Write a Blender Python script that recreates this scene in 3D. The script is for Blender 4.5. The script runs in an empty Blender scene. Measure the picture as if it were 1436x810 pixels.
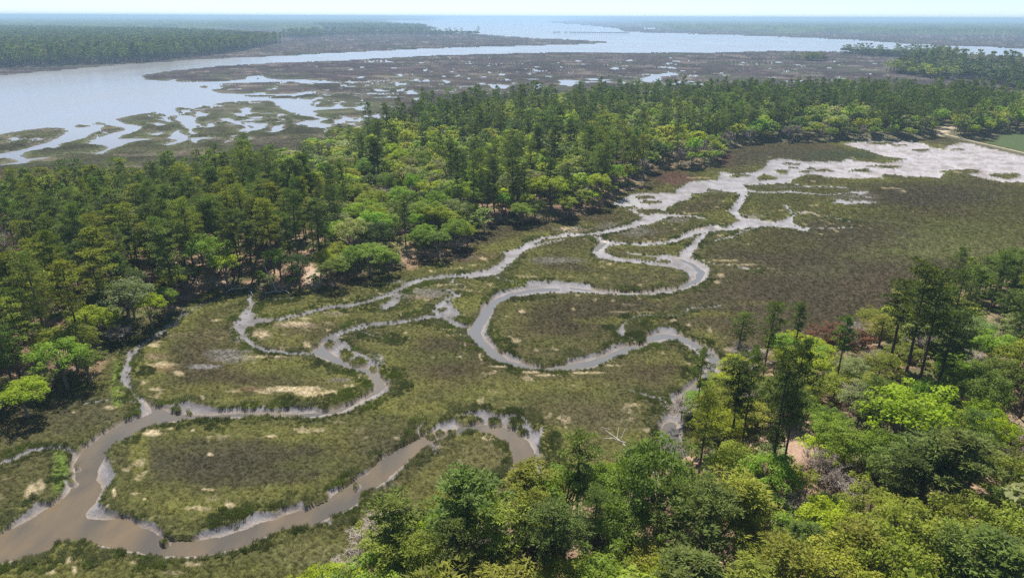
import bpy, math, random
import numpy as np
from mathutils import Vector, Matrix

# ------------------------------------------------------------------ camera
SC = bpy.context.scene
CAM_H = 65.0
FPX = 957.0                     # focal length in photo pixels (1436 wide)
PITCH = math.radians(21.72)     # below the horizon
ROLL = math.radians(0.21)
cam = bpy.data.cameras.new("camera")
cam.sensor_width = 36.0
cam.lens = 36.0 * FPX / 1436.0
cam.clip_start = 0.5
cam.clip_end = 80000.0
camo = bpy.data.objects.new("camera", cam)
SC.collection.objects.link(camo)
RM = Matrix.Rotation(math.radians(90) - PITCH, 3, 'X') @ Matrix.Rotation(ROLL, 3, 'Z')
camo.matrix_world = Matrix.Translation((0, 0, CAM_H)) @ RM.to_4x4()
SC.camera = camo
RMn = np.array(RM)

# ------------------------------------------------------------------ light
SUN_EL = math.radians(60)
SUN_AZ = math.radians(-10)      # from +Y, negative is to the left
w = bpy.data.worlds.new("World")
SC.world = w
w.use_nodes = True
wn = w.node_tree
sky = wn.nodes.new('ShaderNodeTexSky')
sky.sky_type = 'NISHITA'
sky.sun_disc = False
sky.sun_elevation = SUN_EL
sky.sun_rotation = SUN_AZ
sky.altitude = 500
sky.air_density = 0.5
sky.dust_density = 0.2
sky.ozone_density = 0.4
bg = wn.nodes['Background']
bg.inputs['Strength'].default_value = 0.096
wn.links.new(sky.outputs[0], bg.inputs['Color'])
sl = bpy.data.lights.new("sun", 'SUN')
sl.energy = 4.7
sl.angle = math.radians(0.5)
sl.color = (1.0, 0.955, 0.88)
slo = bpy.data.objects.new("sun", sl)
SC.collection.objects.link(slo)
sdir = Vector((math.sin(SUN_AZ) * math.cos(SUN_EL), math.cos(SUN_AZ) * math.cos(SUN_EL), math.sin(SUN_EL)))
slo.rotation_euler = sdir.to_track_quat('Z', 'Y').to_euler()
slo.location = sdir * 300
SC.view_settings.view_transform = 'Standard'
SC.view_settings.look = 'None'
SC.view_settings.exposure = 0.6
SC.view_settings.gamma = 1.0
SC.render.engine = 'CYCLES'
SC.cycles.max_bounces = 6
SC.cycles.diffuse_bounces = 3
SC.cycles.glossy_bounces = 2
SC.cycles.transmission_bounces = 3
SC.cycles.volume_bounces = 1
SC.cycles.transparent_max_bounces = 8
SC.cycles.use_denoising = False

# ------------------------------------------------------------------ helpers
COL = SC.collection
WATER_Z = -0.7
rng = np.random.default_rng(7)
random.seed(7)


def at(px, py, z=0.0):
    """photo pixel -> point on the horizontal plane z (arrays allowed)"""
    px = np.asarray(px, float); py = np.asarray(py, float)
    d = np.stack([(px - 718) / FPX, -(py - 405) / FPX, -np.ones_like(px)], -1) @ RMn.T
    t = (z - CAM_H) / np.minimum(d[..., 2], -0.0016)
    return np.stack([d[..., 0] * t, d[..., 1] * t], -1)


def to_px(x, y, z=0.0):
    P = np.stack([x, y, np.zeros_like(x) + z - CAM_H], -1) @ RMn
    q = np.maximum(-P[..., 2], 0.5)
    return 718 + FPX * P[..., 0] / q, 405 - FPX * P[..., 1] / q


_perm = np.random.default_rng(3).random((256, 256))


def vnoise(x, y):
    xi = np.floor(x); yi = np.floor(y)
    fx = x - xi; fy = y - yi
    xi = xi.astype(np.int64); yi = yi.astype(np.int64)
    fx = fx * fx * (3 - 2 * fx); fy = fy * fy * (3 - 2 * fy)
    h = lambda a, b: _perm[(a * 57 + (b >> 8) * 131) & 255, (b * 1 + (a >> 8) * 89) & 255]
    a = h(xi, yi); b = h(xi + 1, yi); c = h(xi, yi + 1); d = h(xi + 1, yi + 1)
    return (a + (b - a) * fx) * (1 - fy) + (c + (d - c) * fx) * fy


def fbm(x, y, s, o=3, seed=0):
    x = x / s + seed * 17.31; y = y / s + seed * 9.17
    t = 0; a = 0.5; n = 0
    for k in range(o):
        t = t + a * vnoise(x, y); n += a
        ca, sa = 0.8, 0.6
        x, y = (x * ca - y * sa) * 2.03 + 5.2, (x * sa + y * ca) * 2.03 + 1.3
        a *= 0.5
    return t / n


def sstep(a, b, x):
    t = np.clip((x - a) / (b - a), 0, 1)
    return t * t * (3 - 2 * t)


def sd_poly(X, Y, poly, R):
    """signed distance to a polygon in metres, negative inside, clipped to R outside its box"""
    out = np.full(X.shape, float(R))
    x0, y0 = poly.min(0) - R; x1, y1 = poly.max(0) + R
    m = np.nonzero((X > x0) & (X < x1) & (Y > y0) & (Y < y1))[0]
    if not len(m): return out
    px, py = X[m], Y[m]
    d2 = np.full(px.shape, float(R * R)); ins = np.zeros(px.shape, bool)
    n = len(poly)
    for i in range(n):
        ax, ay = poly[i]; bx, by = poly[(i + 1) % n]
        ex, ey = bx - ax, by - ay
        L = ex * ex + ey * ey + 1e-9
        near = (px > min(ax, bx) - R) & (px < max(ax, bx) + R) & (py > min(ay, by) - R) & (py < max(ay, by) + R)
        k = np.nonzero(near)[0]
        if len(k):
            wx, wy = px[k] - ax, py[k] - ay
            t = np.clip((wx * ex + wy * ey) / L, 0, 1)
            dx, dy = wx - ex * t, wy - ey * t
            d2[k] = np.minimum(d2[k], dx * dx + dy * dy)
        if ay != by:
            c = ((ay > py) != (by > py))
            xx = ax + (py - ay) * (ex / ey)
            ins ^= c & (px < xx)
    d = np.sqrt(d2)
    out[m] = np.where(ins, -d, d)
    return out


def sd_stroke(X, Y, pts, rad, R):
    """distance to a polyline minus its radius (radii in metres per point)"""
    out = np.full(X.shape, float(R))
    rad = np.broadcast_to(np.asarray(rad, float), (len(pts),))
    for i in range(len(pts) - 1):
        ax, ay = pts[i]; bx, by = pts[i + 1]
        ra, rb = rad[i], rad[i + 1]; q = R + max(ra, rb)
        m = np.nonzero((X > min(ax, bx) - q) & (X < max(ax, bx) + q) & (Y > min(ay, by) - q) & (Y < max(ay, by) + q))[0]
        if not len(m): continue
        ex, ey = bx - ax, by - ay
        wx, wy = X[m] - ax, Y[m] - ay
        t = np.clip((wx * ex + wy * ey) / (ex * ex + ey * ey + 1e-9), 0, 1)
        d = np.hypot(wx - ex * t, wy - ey * t) - (ra + (rb - ra) * t)
        out[m] = np.minimum(out[m], d)
    return out


def PP(s):
    """'x,y x,y ...' -> array of photo pixels"""
    return np.array([[float(v) for v in p.split(',')] for p in s.split()])


def W(s, z=-0.2):
    p = PP(s) if isinstance(s, str) else np.asarray(s, float)
    return at(p[:, 0], p[:, 1], z)


def ell(cx, cy, rx, ry, n=14):
    a = np.linspace(0, 2 * math.pi, n, endpoint=False)
    k = 1 + 0.18 * np.sin(a * 3 + cx) + 0.12 * np.sin(a * 5 + cy)
    return np.stack([cx + rx * k * np.cos(a), cy + ry * k * np.sin(a)], -1)


# ------------------------------------------------------------------ tidal creeks, traced then laid on the ground
WAT = []   # water surfaces, traced at water level
MUD = []     # ('p', polygon) or ('s', polyline, radius in metres)
# lower trunk, bottom left, with the right-hand meander
MUD.append(('p', W("-70,775 3,741 26,724 41,714 49,704 73,700 86,691 91,675 97,654 98,639 86,628 88,623 100,629 109,636 114,626 122,619 145,605 157,597 167,590 197,580 196,563 230,566 245,569 320,576 345,573 430,571 461,573 480,566 502,557 514,550 523,543 521,533 535,523 547,533 551,540 544,549 530,559 513,565 500,571 492,579 466,583 435,587 404,585 362,585 326,587 300,588 284,587 241,592 207,600 190,605 181,614 161,621 148,639 158,652 161,665 155,683 143,704 150,714 166,718 187,724 207,732 228,737 238,753 251,757 272,755 280,745 298,741 324,735 331,731 357,718 385,720 393,713 422,705 430,710 455,697 461,684 487,677 502,661 523,651 533,638 559,627 580,617 598,604 611,594 637,586 653,577 681,575 702,582 719,581 736,586 745,600 752,605 760,600 765,603 759,615 755,629 759,646 763,660 752,681 744,703 734,697 722,679 715,662 719,646 712,629 705,617 688,610 670,605 657,606 646,610 629,615 613,620 594,627 582,641 570,653 559,664 544,679 523,687 507,692 502,708 487,718 468,726 464,737 459,736 445,736 422,739 404,741 385,747 370,759 341,767 327,774 303,781 259,784 223,781 197,776 161,771 145,766 119,761 80,761 65,779 34,784 3,792 -70,815")))
# creek climbing to the upper left
MUD.append(('p', W("196,575 193,561 183,549 174,542 169,535 170,519 174,511 175,499 173,493 185,492 197,481 214,471 225,463 231,457 250,447 256,432 262,428 258,443 250,455 237,462 228,469 209,481 195,492 187,503 184,516 186,537 188,549 197,556 209,562 223,568 210,582")))
MUD.append(('s', W("0,651 41,634 62,628 88,626 104,634"), 0.45))
MUD.append(('p', W("240,568 262,562 280,566 306,571 347,573 380,567 366,575 300,580 240,580")))
MUD.append(('p', W("371,575 409,569 416,568 430,571 437,569 461,573 480,569 440,585 380,583")))
# meander in the middle and its islands of tall grass
MUD.append(('p', W("524,544 514,551 480,568 520,560 551,541 535,522 530,509 514,500 495,490 487,481 475,476 484,470 478,467 461,472 450,479 440,488 432,494 443,501 461,509 478,514 495,521 511,525 521,533")))
MUD.append(('s', W("452,480 461,475 475,469 490,464 507,459 530,455 554,453 583,449 600,445 623,446 633,452 643,457 657,459"), [0.9, .9, .8, .9, 1.1, 1.0, .7, .7, .9, .9, .8, .8, 1.0]))
MUD.append(('p', W("605,435 614,429 630,422 636,430 646,442 636,447 609,446")))
MUD.append(('s', W("612,430 620,425 628,419 643,415 634,410 626,407"), 0.6))
MUD.append(('s', W("350,413 354,429 347,440 342,451 340,458"), [.4, .6, 1.0, 1.5, 1.5]))
MUD.append(('p', W("337,446 352,445 372,446 392,446 372,453 352,458 345,466 349,475 361,485 374,491 406,494 433,494 440,498 406,499 374,497 352,488 338,475 330,462 328,452")))
MUD.append(('s', W("372,450 396,448 417,443 441,437 458,432 486,430 510,425 527,421 545,413 560,406 574,398 597,392 626,388 661,386 680,383"), [.9, .7, .7, .8, .9, .9, .8, .8, .8, .8, 1.0, 1.1, 1.0, 1.1, 1.2]))
MUD.append(('s', W("540,431 552,425 558,414"), [1.3, 1.2, .9]))
# channel past the point up to the mudflat
MUD.append(('p', W("668,381 687,377 699,371 706,362 712,352 722,355 737,345 728,360 716,372 702,384 683,389 650,391")))
MUD.append(('s', W("716,356 730,352 744,342 761,334 780,332 795,330 829,329 853,325 881,319 907,311 922,303 941,302 967,303 986,306"), [2.0, 1.4, 1.2, 1.1, 1.1, 1.1, 1.2, 1.4, 1.7, 2.2, 3.0, 1.5, .8, .6]))
MUD.append(('s', W("737,350 752,344 770,340 790,336"), [.9, .7, .6, .4]))
# the large central meander
MUD.append(('p', W("1012,505 998,487 986,482 976,475 958,469 941,459 926,458 910,466 901,476 880,472 865,482 850,489 836,496 812,501 793,503 790,510 775,509 774,516 761,513 738,508 723,499 709,492 702,495 695,483 687,473 685,457 692,444 695,435 694,429 706,421 723,417 747,414 780,411 812,412 846,413 881,415 915,414 941,411 967,406 985,397 997,385 992,373 976,364 960,358 945,358 924,358 930,366 941,370 957,381 967,388 958,397 950,402 933,403 915,406 881,409 857,406 832,404 829,399 803,397 760,393 737,394 735,401 721,404 704,407 692,414 678,425 673,433 668,444 663,456 652,464 661,474 671,484 688,501 699,508 714,513 745,520 774,520 805,519 829,517 846,512 864,503 881,494 898,489 912,484 933,478 950,478 964,486 978,498 992,512")))
MUD.append(('p', W("924,357 943,368 957,381 941,375 924,373 898,370 870,368 853,366 836,361 829,354 831,349 838,343 843,338 832,331 838,330 850,337 867,340 884,342 898,341 915,340 933,339 948,335 958,329 969,323 985,318 1000,315 1017,318 1037,310 1025,302 1020,295 1030,285 1034,279 1048,276 1044,284 1034,297 1041,305 1058,307 1075,310 1093,310 1105,305 1110,302 1103,293 1096,287 1104,289 1115,301 1112,312 1127,320 1143,322 1131,326 1106,320 1075,319 1048,321 1023,324 1000,326 984,328 967,333 950,340 933,343 907,345 881,344 863,344 853,347 848,352 857,359 872,362 898,364 918,367")))
MUD.append(('s', W("960,358 974,344 983,332 990,326"), [1.5, 1.1, .9, .8]))
MUD.append(('s', W("881,355 907,359 935,361"), 0.35))
MUD.append(('s', W("843,338 836,332"), 0.8))
MUD.append(('s', W("870,470 872,462 876,455"), [.8, .5, .3]))
# the mudflat at the head of the bay
MUD.append(('p', W("857,287 871,280 890,271 920,271 947,271 951,265 968,255 1006,252 1010,241 1030,245 1061,241 1072,236 1077,226 1093,222 1124,226 1143,227 1181,227 1186,223 1215,228 1246,229 1271,223 1241,220 1212,210 1179,202 1212,199 1222,196 1272,196 1293,201 1306,206 1324,210 1327,205 1346,201 1360,201 1386,208 1436,219 1530,238 1530,268 1436,256 1407,256 1377,250 1360,245 1327,241 1317,250 1293,248 1268,248 1255,245 1236,245 1239,252 1232,249 1205,251 1160,249 1146,245 1129,245 1112,252 1110,257 1060,260 1044,260 1048,267 1050,275 1034,281 1030,270 1010,268 985,272 968,280 954,283 937,293 935,296 921,294 900,296 893,300 905,310 922,312 918,300 887,299 871,290")))
MUD.append(('s', W("1046,268 1068,270 1093,270 1110,269 1130,271 1160,274"), [1.2, .8, .9, 1.0, .8, .6]))
MUD.append(('p', W(ell(1195, 283, 32, 3.2), 0)))
MUD.append(('p', W(ell(1203, 270, 14, 2), 0)))
MUD.append(('s', W('996,498 1000,512 990,528 972,545 958,560'), [1.3, 1.3, 1.2, 1.4, 2]))
WAT.append(('s', W('998,500 1001,512 991,528 974,544 956,562 942,580', WATER_Z), .6))
MUD.append(('p', W("965,545 950,556 937,570 926,590 920,615 930,640 950,650 962,640 958,610 965,580 985,556 1010,530 1020,505 1000,500 990,512 975,530")))
# islands of grass inside the mud (added back)
MUD += [('s', W(q), rr_) for q, rr_ in (('872,470 876,456 880,448 895,443 930,443 960,441 966,434 985,431 1010,430', .22), ('885,548 905,554 925,560 938,566', .3), ('1110,303 1128,298 1160,304 1195,312', .3), ('1127,320 1160,321 1195,319', .3),
    ('1062,318 1040,326 1025,333 1000,338', .4), ('985,366 1005,371 1035,375 1060,379', .25), ('258,443 285,426 305,418', .3), ('500,464 520,470 545,476', .2), ('640,386 632,396 648,404', .25),
    ('792,330 800,322 815,318', .3), ('690,382 700,392 730,398', .25), ('1160,274 1185,272 1220,277', .5), ('1100,256 1130,262 1170,262 1200,266', .4), ('196,566 160,560 120,566', .2), ('590,618 588,600 596,590', .25), ('350,414 380,420 410,418', .2))]
ISL = [W(ell(*e), 0) for e in [
    (246, 573, 5.5, 2), (266, 577, 3.5, 1.6), (620, 434, 5, 3.5), (905, 276, 12, 2.2), (912, 283, 14, 2.2), (885, 291, 9, 2), (908, 296, 14, 4),
    (1002, 268, 9, 3), (1028, 276, 9, 4.5), (988, 277, 22, 6), (1038, 246, 14, 1.6), (1075, 249, 14, 4), (1097, 240, 9, 3),
    (1105, 229, 7, 1.2), (1118, 230, 5, 1.2), (1111, 235, 8, 1.2), (1137, 236, 6.5, 1.8), (1131, 240, 9, 1.6), (1156, 238.5, 13, 1.8),
    (1206, 239, 16, 2.2), (1247, 234, 15, 2.2), (1228, 232.5, 14, 1), (1236, 200.5, 20, 1.8), (1262, 203, 12, .8), (1411, 246, 22, 4),
    (1292, 210, 14, 1.6), (1318, 206, 12, 1.2), (1345, 209, 12, 1), (1350, 240, 30, 3), (1020, 290, 2, 2), (230, 757, 6, 4),
    (486, 496, 9, 6), (503, 506, 13, 4.5), (463, 482, 7, 4.5), (541, 517, 6, 5), (546, 528, 7, 4), (524, 516, 4, 3),
    (655, 586, 14, 5), (692, 590, 8, 5), (723, 591, 9, 5), (730, 602, 6, 4), (603, 608, 6, 4), (617, 603, 6, 3), (633, 602, 5, 1.5), (635, 611, 12, 3),
    (500, 679, 4, 3), (930, 366, 8, 2), (880, 478, 8, 3), (898, 474, 8, 3), (98, 664, 3, 5), (101, 673, 3, 4),
    (107, 653, 2, 2), (1205, 281, 16, .8), (898, 478, 6, 2), (100, 762, 20, 4)]]

WAT.append(('p', W("-70,772 3,748 39,730 78,706 96,691 104,672 106,647 114,631 135,618 155,601 175,592 200,584 215,577 207,566 203,563 214,568 240,580 290,583 321,580 366,580 420,582 460,577 492,568 510,561 528,552 541,541 531,524 511,517 487,507 468,499 457,489 452,483 443,489 437,495 455,503 478,512 500,521 520,530 526,545 508,562 480,577 430,585 366,583 300,586 241,591 207,599 181,615 155,628 140,652 137,672 140,688 130,709 119,722 124,727 155,728 181,727 202,740 223,750 238,757 282,758 311,753 360,735 391,726 430,714 461,700 481,684 515,664 533,645 572,622 601,609 637,604 646,597 681,595 708,600 726,607 740,619 748,632 752,653 753,670 744,700 733,689 721,667 719,639 708,622 688,611 657,607 629,616 595,629 575,645 554,661 533,677 512,690 498,708 468,724 430,738 385,746 341,767 259,782 197,775 145,766 119,761 80,763 65,777 3,789 -70,812", WATER_Z)))
WAT.append(('s', W("780,406 747,407 721,412 696,423 683,437 672,453 664,466 671,479 688,494 706,508 730,514 760,519 795,515 829,510 857,500 881,489 908,476 933,472 958,475 981,487 998,500 1010,510", WATER_Z), [.6, .8, 1.0, 1.2, 1.3, 1.3, 1.4, 1.4, 1.3, 1.3, 1.1, .9, 1.1, 1.1, 1.1, 1.1, 1.1, 1.1, 1.2, 1.1, 1.0, 1.0]))
WAT.append(('s', W("800,404 850,410 900,411 950,406 978,393 984,382 970,370 950,362", WATER_Z), [.3, .35, .4, .5, .8, .8, .5, .3]))
WAT.append(('s', W("835,352 842,345 850,340", WATER_Z), [.6, .8, .3]))
WAT.append(('s', W("940,596 938,610 942,625 950,640", WATER_Z), [1.0, 1.4, 2.0, 2.0]))
WAT.append(('s', W("965,325 985,321 1010,321", WATER_Z), [.3, .4, .3]))

# far water: river, sound, pools
FW = []  # ('w', polygon) adds water, ('l', polygon) adds land back
FW.append(('w', W("-90,112 3,105.6 52,101.5 94,98 147,93 189,90 240,86.5 254,85 318,82 401,78.6 480,74 597,68.5 714,65 814,62.5 861,59.5 831,57 790,55 747,53.5 697,50 667,47.5 640,46 614,45 600,43.5 604,41 614,38.5 590,35 560,33 533,30.5 560,29.2 614,28.5 640,26.2 626,24.6 700,22.2 790,22.4 812,25 828,26.5 805,28.2 764,31 790,33.5 814,35 864,40 878,45 960,47.5 1040,50 1123,53 1207,57 1290,63 1374,66 1436,68.5 1530,72 1530,84 1436,78.6 1324,75 1250,73.5 1173,72 1090,71 1023,73.5 960,74 881,74 781,73.5 714,75 614,77.6 530,82 480,85 401,87.6 318,92 251,98.6 197,106 207,112 231,114 249,110.5 247,115 301,115 341,112 348,107 368,106 372,110 400,112 430,112 477,115.5 477,117 430,116 400,114.2 324,116 308,118.5 315,123.7 293,127 308,130.6 346,131.5 373,129 378,131.5 409,131.5 426,129 453,128 443,129.7 416,135 414,137.5 437,140 442,136.6 450,135.8 450,139 431,147 443,150.5 461,150.5 473,145 475,149.6 495,150.5 511,147 514,148.7 502,155.6 492,152 461,154 437,155.6 447,162.5 464,167.7 447,170 443,173 464,174 464,176 450,178 426,176 414,176 416,171 447,167.7 443,164 426,162.5 409,157 390,150.5 383,142 333,142 298,147 312,148.5 314,150 298,149.8 288,149.6 284,148 270,153 251,150.5 244,155.6 250,160 240,163 234,161 227,160 225,156.5 203,160 174,164 165,168.6 182,174.6 196,178 194,181.5 180,188 165,194.5 213,193.6 205,197 179,200.5 160,209 146,216 126,216 100,215 62,223 40,226 38,230 -90,240", -0.7)))
for s in ["-90,200 3,187.5 42,181 69,178.5 90,179 95,183 84,191.7 52,202 21,209.5 3,213.7 -90,230",
          "23,218 40,212 63,206 75,207.4 80,202 124,191.7 134,183 147,174 168,178 168,182 147,188.5 124,196 126,200 153,203 152,207.4 126,214.7 100,216 60,219 38,221",
          "-90,230 3,221 15,220.5 25,224 15,226.5 -90,242"]:
    FW.append(('l', W(s)))
for e in [(115, 175.2, 9, 1.6), (138, 172, 10, 1.2), (287, 121, 7, 1.6), (252, 160, 5, .7), (368, 133.8, 22, 1.4), (402, 136, 24, 1.8), (360, 109.5, 3, .8),
          (334, 160.5, 7, 2), (323, 161, 4, 2)]:
    FW.append(('l', W(ell(*e))))
for s in ["246,160 262,160 275,164 278,173 268,180 256,174 249,168", "272,156 280,155 290,161 276,163 268,160",
          "207,173 218,171 228,174 220,176", "222,166 235,166 243,171 236,171", "210,186 225,184 233,186 229,189 215,189",
          "243,186 250,180 256,186 266,189 262,196 252,197 243,193", "265,192 290,191 310,194 295,194.5 268,194",
          "290,171 300,172 303,176 292,178", "311,165 325,164 333,175 320,170", "336,153 348,149 353,152 350,160 338,163",
          "325,158 340,157 338,163", "328,184.5 345,179 362,178 375,177 360,181 345,183", "340,171 352,170 376,173 370,178 350,177",
          "374,184 384,176 400,173 396,180 384,185", "318,174 334,174 330,176", "425,172 452,171 470,176 452,178 430,178",
          "232,201 248,196 262,197 240,203", "482,162 492,163 503,170 486,169", "520,162 530,162 533,166 523,166",
          "514,164 508,170 504,166 510,163"]:
    FW.append(('w', W(s)))
for s, r in [("477,117 520,116.5 560,118 597,120 620,121.5", 1.4), ("620,121 659,120.5 690,119.5 742,120", 2.0),
             ("742,120 760,119 800,118 850,113", 1.2), ("500,148.5 530,148.7 560,148.5 585,148.5", 1.0)]:
    FW.append(('w', ('s', W(s), r)))
for s in ["684,117.5 700,117.5 716,120 705,124 690,124.5 686,121", "745,121 750,117 760,118 760,123 747,126", "781,111 800,111 815,113 806,118 795,121 783,118 786,114",
          "893,113 905,108 925,103 935,101.5 950,102 949,105 930,106 925,111 925,116 910,115", "820,110 840,109.5 846,112 826,112.5",
          "866,116 872,113.5 880,114.5 878,118"]:
    FW.append(('w', W(s)))
for e in [(561, 105, 4, 2.2), (535, 126, 9, 1.8), (577, 129, 8, 3.2), (588, 138, 5, 1.8), (583, 111.5, 6, 1.8), (624, 114, 4, 2.4), (657, 110, 2, 1.5),
          (643, 105.5, 2, 2.2), (596, 97.5, 2.5, 2), (606, 87.5, 1.5, 1), (703, 104, 5, 1.6), (685, 92, 2.5, 1.2), (688, 101, 2, 1.5), (624, 107, 4, 1),
          (660, 88.5, 3, .7), (770, 107, 3, 1.2), (750, 97.5, 4, 1), (803, 102, 3, .8), (939, 81, 3, .7), (881, 84.5, 3, .8), (738, 96, 4, .7), (945, 117, 8, .7),
          (505, 153, 6, 1.5), (1003, 120, 3, .8), (280, 29.3, 28, .9), (318, 31, 12, .5), (291, 44.5, 14, .7), (438, 44.3, 16, .7), (430, 30, 12, .4),
          (505, 32.2, 18, .6), (985, 39, 14, .6), (1045, 34.6, 18, .5), (1041, 38, 16, .5), (1106, 33.3, 12, .5), (1120, 37.5, 14, .5), (893, 34.8, 12, .5), (910, 40, 12, .4),
          (600, 49.5, 5, .5), (670, 51, 8, .5), (560, 43, 40, .5)]:
    FW.append(('w', W(ell(*e))))
for s in ["-90,214 3,213.7 -90,230"]:
    pass

# ------------------------------------------------------------------ ground sheet
NC, NR = 1070, 690
az = np.concatenate([np.radians(np.linspace(-46, 46, NC)), np.radians(np.linspace(46, 314, 46)[1:-1])])
vr = np.tan(np.radians(54) - PITCH)
v1 = np.tan(math.radians(0.115) - PITCH)
vv = np.linspace(vr, v1, NR)
dep = np.arctan(vv) + PITCH
rr = CAM_H / np.tan(dep)
A, Rg = np.meshgrid(az, rr)
rows, cols = A.shape
jr = (rng.random(A.shape) - .5) * 0.35
Rg2 = Rg.copy()
Rg2[1:-1] += jr[1:-1] * (Rg[2:] - Rg[:-2]) * 0.5
X = (np.sin(A) * Rg2).ravel(); Y = (np.cos(A) * Rg2).ravel()
D = np.hypot(X, Y)
front = (np.abs(A).ravel() < 0.81)
pxs, pys = to_px(X, Y)


def domain(X, Y, amp, s):
    wx = (fbm(X, Y, s, 3, 1) - .5) * 2 * amp
    wy = (fbm(X, Y, s, 3, 2) - .5) * 2 * amp
    return X + wx, Y + wy


def creek_fields(X, Y):
    Xw, Yw = domain(X, Y, .6, 2.2)
    R = 18.0
    sm = np.full(X.shape, R)
    for o in MUD:
        q = sd_poly(Xw, Yw, o[1], R) if o[0] == 'p' else sd_stroke(Xw, Yw, o[1], np.asarray(o[2]) * 1.35, R)
        sm = np.minimum(sm, q)
    for p in ISL:
        sm = np.maximum(sm, -sd_poly(Xw, Yw, p, R))
    Xw, Yw = domain(X, Y, 0.45, 1.8)
    sw = np.full(X.shape, R)
    for o in WAT:
        q = sd_poly(Xw, Yw, o[1], R) if o[0] == 'p' else sd_stroke(Xw, Yw, o[1], o[2], R)
        sw = np.minimum(sw, q)
    for p in ISL:
        sw = np.maximum(sw, -sd_poly(Xw, Yw, p, R) + 0.2)
    return sm, sw


def far_field(X, Y):
    D = np.hypot(X, Y)
    amp = np.clip(D * 0.006, 1, 18)
    Xw = X + (fbm(X, Y, 22, 3, 4) - .5) * 2 * amp
    Yw = Y + (fbm(X, Y, 22, 3, 5) - .5) * 2 * amp
    Xw = Xw + (fbm(X, Y, 7, 2, 6) - .5) * 5
    R = 40.0
    s = np.full(X.shape, R)
    for kind, p in FW:
        if isinstance(p, tuple):
            q = sd_stroke(Xw, Yw, p[1], p[2], R)
        else:
            q = sd_poly(Xw, Yw, p, R)
        s = np.minimum(s, q) if kind == 'w' else np.maximum(s, -q)
    # thin winding guts and small pans of the open marsh
    qx, qy = to_px(X, Y, 0)
    z1 = (qx < 570) & (qy > 112) & (qy < 200)
    g1 = np.abs(fbm(X, Y, 42, 4, 7) - .5)
    s = np.where(z1, np.minimum(s, (g1 - .017) * 150), s)
    z2 = (qx > 440) & (qx < 1240) & (qy > 79) & (qy < 135)
    g2_ = np.abs(fbm(X, Y, 130, 4, 8) - .5)
    s = np.where(z2, np.minimum(s, (g2_ - .0028) * 260), s)
    p1 = fbm(X * .8, Y, 16, 3, 9)
    s = np.where(z2 & (fbm(X, Y, 220, 2, 10) > .42) & (qy > 84), np.minimum(s, (.735 - p1) * 60), s)
    return s


nf = front & (D < 620)
sm = np.full(X.shape, 18.0); sw = np.full(X.shape, 18.0)
a_, b_ = creek_fields(X[nf], Y[nf]); sm[nf] = a_; sw[nf] = b_
ff = front & (D > 290)
sf = np.full(X.shape, 40.0)
sf[ff] = far_field(X[ff], Y[ff])

# forest ground (base lines of the woods), photo pixels on the ground
F1 = W("-120,640 0,572 50,560 72,540 110,522 138,500 150,472 180,466 210,452 250,436 288,407 330,400 370,410 430,404 480,402 500,385 550,383 575,366 620,362 650,345 688,333 684,318 702,312 760,311 800,305 830,299 860,284 880,268 905,264 912,246 935,236 980,238 1008,234 1020,210 1060,201 1180,198 1290,197 1320,189 1350,196 1400,196 1405,188 1436,187 1560,186 1560,150 1436,150 1250,146 1100,145 1000,148 900,149 800,152 700,159 600,174 520,196 470,197 440,214 380,236 340,250 300,262 200,278 100,287 0,300 -120,308", 0)
F2 = W("420,860 480,800 515,780 560,752 600,738 650,726 700,712 742,706 790,694 850,684 905,672 945,650 965,610 975,560 1000,520 1040,500 1100,486 1150,488 1200,470 1225,448 1300,420 1380,400 1436,385 1560,360 1750,420 1900,900 1500,1300 900,1400 420,1200", 0)
sF1 = np.full(X.shape, 12.0); sF2 = sF1.copy()
m1 = front & (D < 800)
Xq, Yq = domain(X[m1], Y[m1], 2.0, 9)
sF1[m1] = sd_poly(Xq, Yq, F1, 12.0); sF2[m1] = sd_poly(Xq, Yq, F2, 12.0)
sF = np.minimum(sF1, sF2)
wood = sstep(1.0, -2.5, sF)

# ---- heights
n1 = fbm(X, Y, 9, 3, 11); n2 = fbm(X, Y, 1.3, 2, 12); n3 = fbm(X, Y, 45, 3, 13); n4 = fbm(X, Y, .5, 2, 14)
n5 = fbm(X, Y, 160, 3, 15); n6 = fbm(X, Y, 3.5, 3, 16)
near_amp = np.clip(1.4 - D / 400, 0.25, 1)
z = 0.25 * (n1 - .5) + 0.09 * (n2 - .5) * near_amp + 0.30 * (n4 - .5) * near_amp
z += wood * (0.4 + 1.6 * sstep(0, -12, sF) + 0.5 * (n1 - .5))
inm = sm < 0
dpt = -sm
bank = sstep(0.0, 0.9, dpt)
zm = -0.35 * bank - 0.12 * sstep(0.5, 3.0, dpt) + 0.12 * (n2 - .5) + .05 * (n6 - .5)
frac = np.where(sw < 8.5, dpt / (dpt + np.maximum(sw, 0.02) + 1e-6), 0)
zm = np.where(sw < 4, zm * (1 - frac) + (WATER_Z - 0.02) * frac, zm)
zm = np.where(sw < 0, WATER_Z - 0.05 - 0.5 * sstep(0, 2.0, -sw), zm)
z = np.where(inm, np.minimum(zm, 0.02), z)
z = np.where((sw < 0) & ~inm, np.minimum(z, WATER_Z - 0.2), z)
z = np.where(sf < 0, np.minimum(z * 0, WATER_Z - 0.2 - 1.0 * sstep(0, 8, -sf)), np.where(sf < 3, z * 0.5 + (-0.3) * sstep(3, 0, sf), z))
z = np.where(~front, 0.25 * (n1 - .5), z)

# ---- colours (base colour of what grows or lies there)
C = np.array


def mixc(a, b, t):
    t = np.clip(t, 0, 1)[:, None]
    return a * (1 - t) + b * t


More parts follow.
